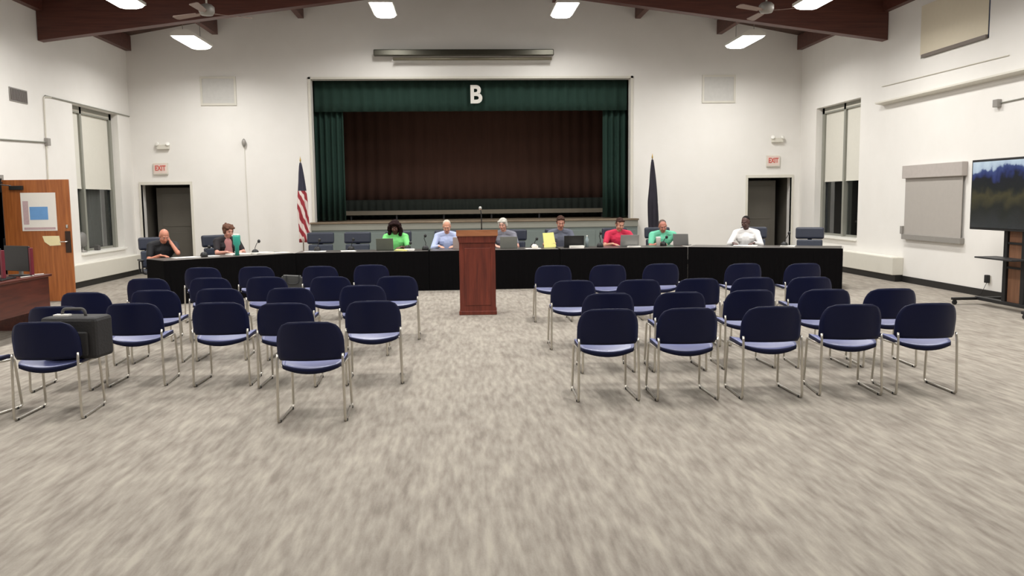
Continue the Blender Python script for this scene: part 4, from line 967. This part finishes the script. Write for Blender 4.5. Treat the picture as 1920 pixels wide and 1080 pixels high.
# ------------------------------------------------------------------ left desk with monitors
r = thing('desk', 'dark cherry desk with a modesty panel at the left edge', 'desk', (-5.50, 10.2, 0))
bm = NB(); box(bm, -.80, .0, -1.6, 1.58, .72, .75, bev=.004); obj('desktop', bm, M['desk'], r)
bm = NB(); box(bm, -.05, -.025, -1.55, 1.53, .30, .72); obj('modesty_panel', bm, M['desk'], r)
for y in (-1.55, 1.50):
    bm = NB(); box(bm, -.75, -.05, y, y + .03, 0, .72); obj('end_panel', bm, M['desk'], r)
def monitor(x, y, lab):
    r = thing('monitor', lab, 'monitor', (x, y, .7505), math.radians(-30), 'monitors on the left desk')
    bm = NB(); box(bm, -.13, .13, -.08, .08, 0, .015, bev=.005); obj('stand_base', bm, M['black'], r)
    bm = NB(); box(bm, -.03, .03, .0, .025, .01, .20); obj('stand_neck', bm, M['greymetal'], r)
    bm = NB(); box(bm, -.24, .24, -.03, .0, .07, .39, bev=.01); obj('back_shell', bm, M['black'], r)
    bm = NB(); box(bm, -.245, .245, -.04, -.03, .065, .395, bev=.004); fr = obj('screen', bm, M['black'], r)
    bm = NB(); box(bm, .24, .285, -.035, .005, .02, .37, bev=.005); obj('side_speaker', bm, M['maroon'], r)
monitor(-5.78, 11.52, 'black monitor with crimson side strip nearest the wooden door')
monitor(-5.88, 11.02, 'black monitor with crimson side strip at the photo left edge')
bm = NB(); box(bm, -.22, .22, -.07, .07, 0, .02, bev=.006)
for q in range(12):
    for p in range(4): box(bm, -.205 + q * .034, -.178 + q * .034, -.058 + p * .03, -.034 + p * .03, .02, .026)
o = obj('keyboard', bm, M['black'], loc=(-5.68, 10.9, .7505)); o.rotation_euler = (0, 0, PI / 2 + .1); tag(o, 'black keyboard on the cherry desk before the monitors', 'keyboard')
bm = NB(); tube(bm, [(-5.62, 11.2, .756), (-5.56, 11.4, .757), (-5.66, 11.6, .756), (-5.58, 11.72, .756)], .006, 6); tag(obj('power_cable', bm, M['white'], smooth=True), 'pale cable curling on the end of the cherry desk', 'cable')
r = thing('waste_bin', 'dark waste bin under the desk at the left edge', 'bin', (-5.62, 9.05, 0))
bm = NB(); lathe(bm, [(.11, 0), (.14, .33), (.145, .34)], 18); obj('bin_body', bm, M['black'], r, smooth=True)

# ------------------------------------------------------------------ window sill things on the left
r = thing('desk_fan', 'small grey round fan on the left window sill', 'fan', (XL - .10, 18.42, .677))
bm = NB(); lathe(bm, [(.09, 0), (.09, .02), (.02, .04), (.018, .12)], 18); obj('fan_base', bm, M['greymetal'], r, smooth=True)
bm = NB(); lathe(bm, [(.02, -.05), (.14, -.04), (.165, 0), (.14, .05), (.02, .06)], 24); o = obj('guard', bm, mat('grey fan guard', srgb(120, 118, 114), .5), r, loc=(0, 0, .26), smooth=True); o.rotation_euler = (0, PI / 2, 0)
bm = NB(); box(bm, -.05, .05, -.06, .06, 0, .11, bev=.012); tag(obj('small_box', bm, M['greybag'], loc=(XL - .08, 19.1, .677)), 'small dark box on the left window sill', 'box')
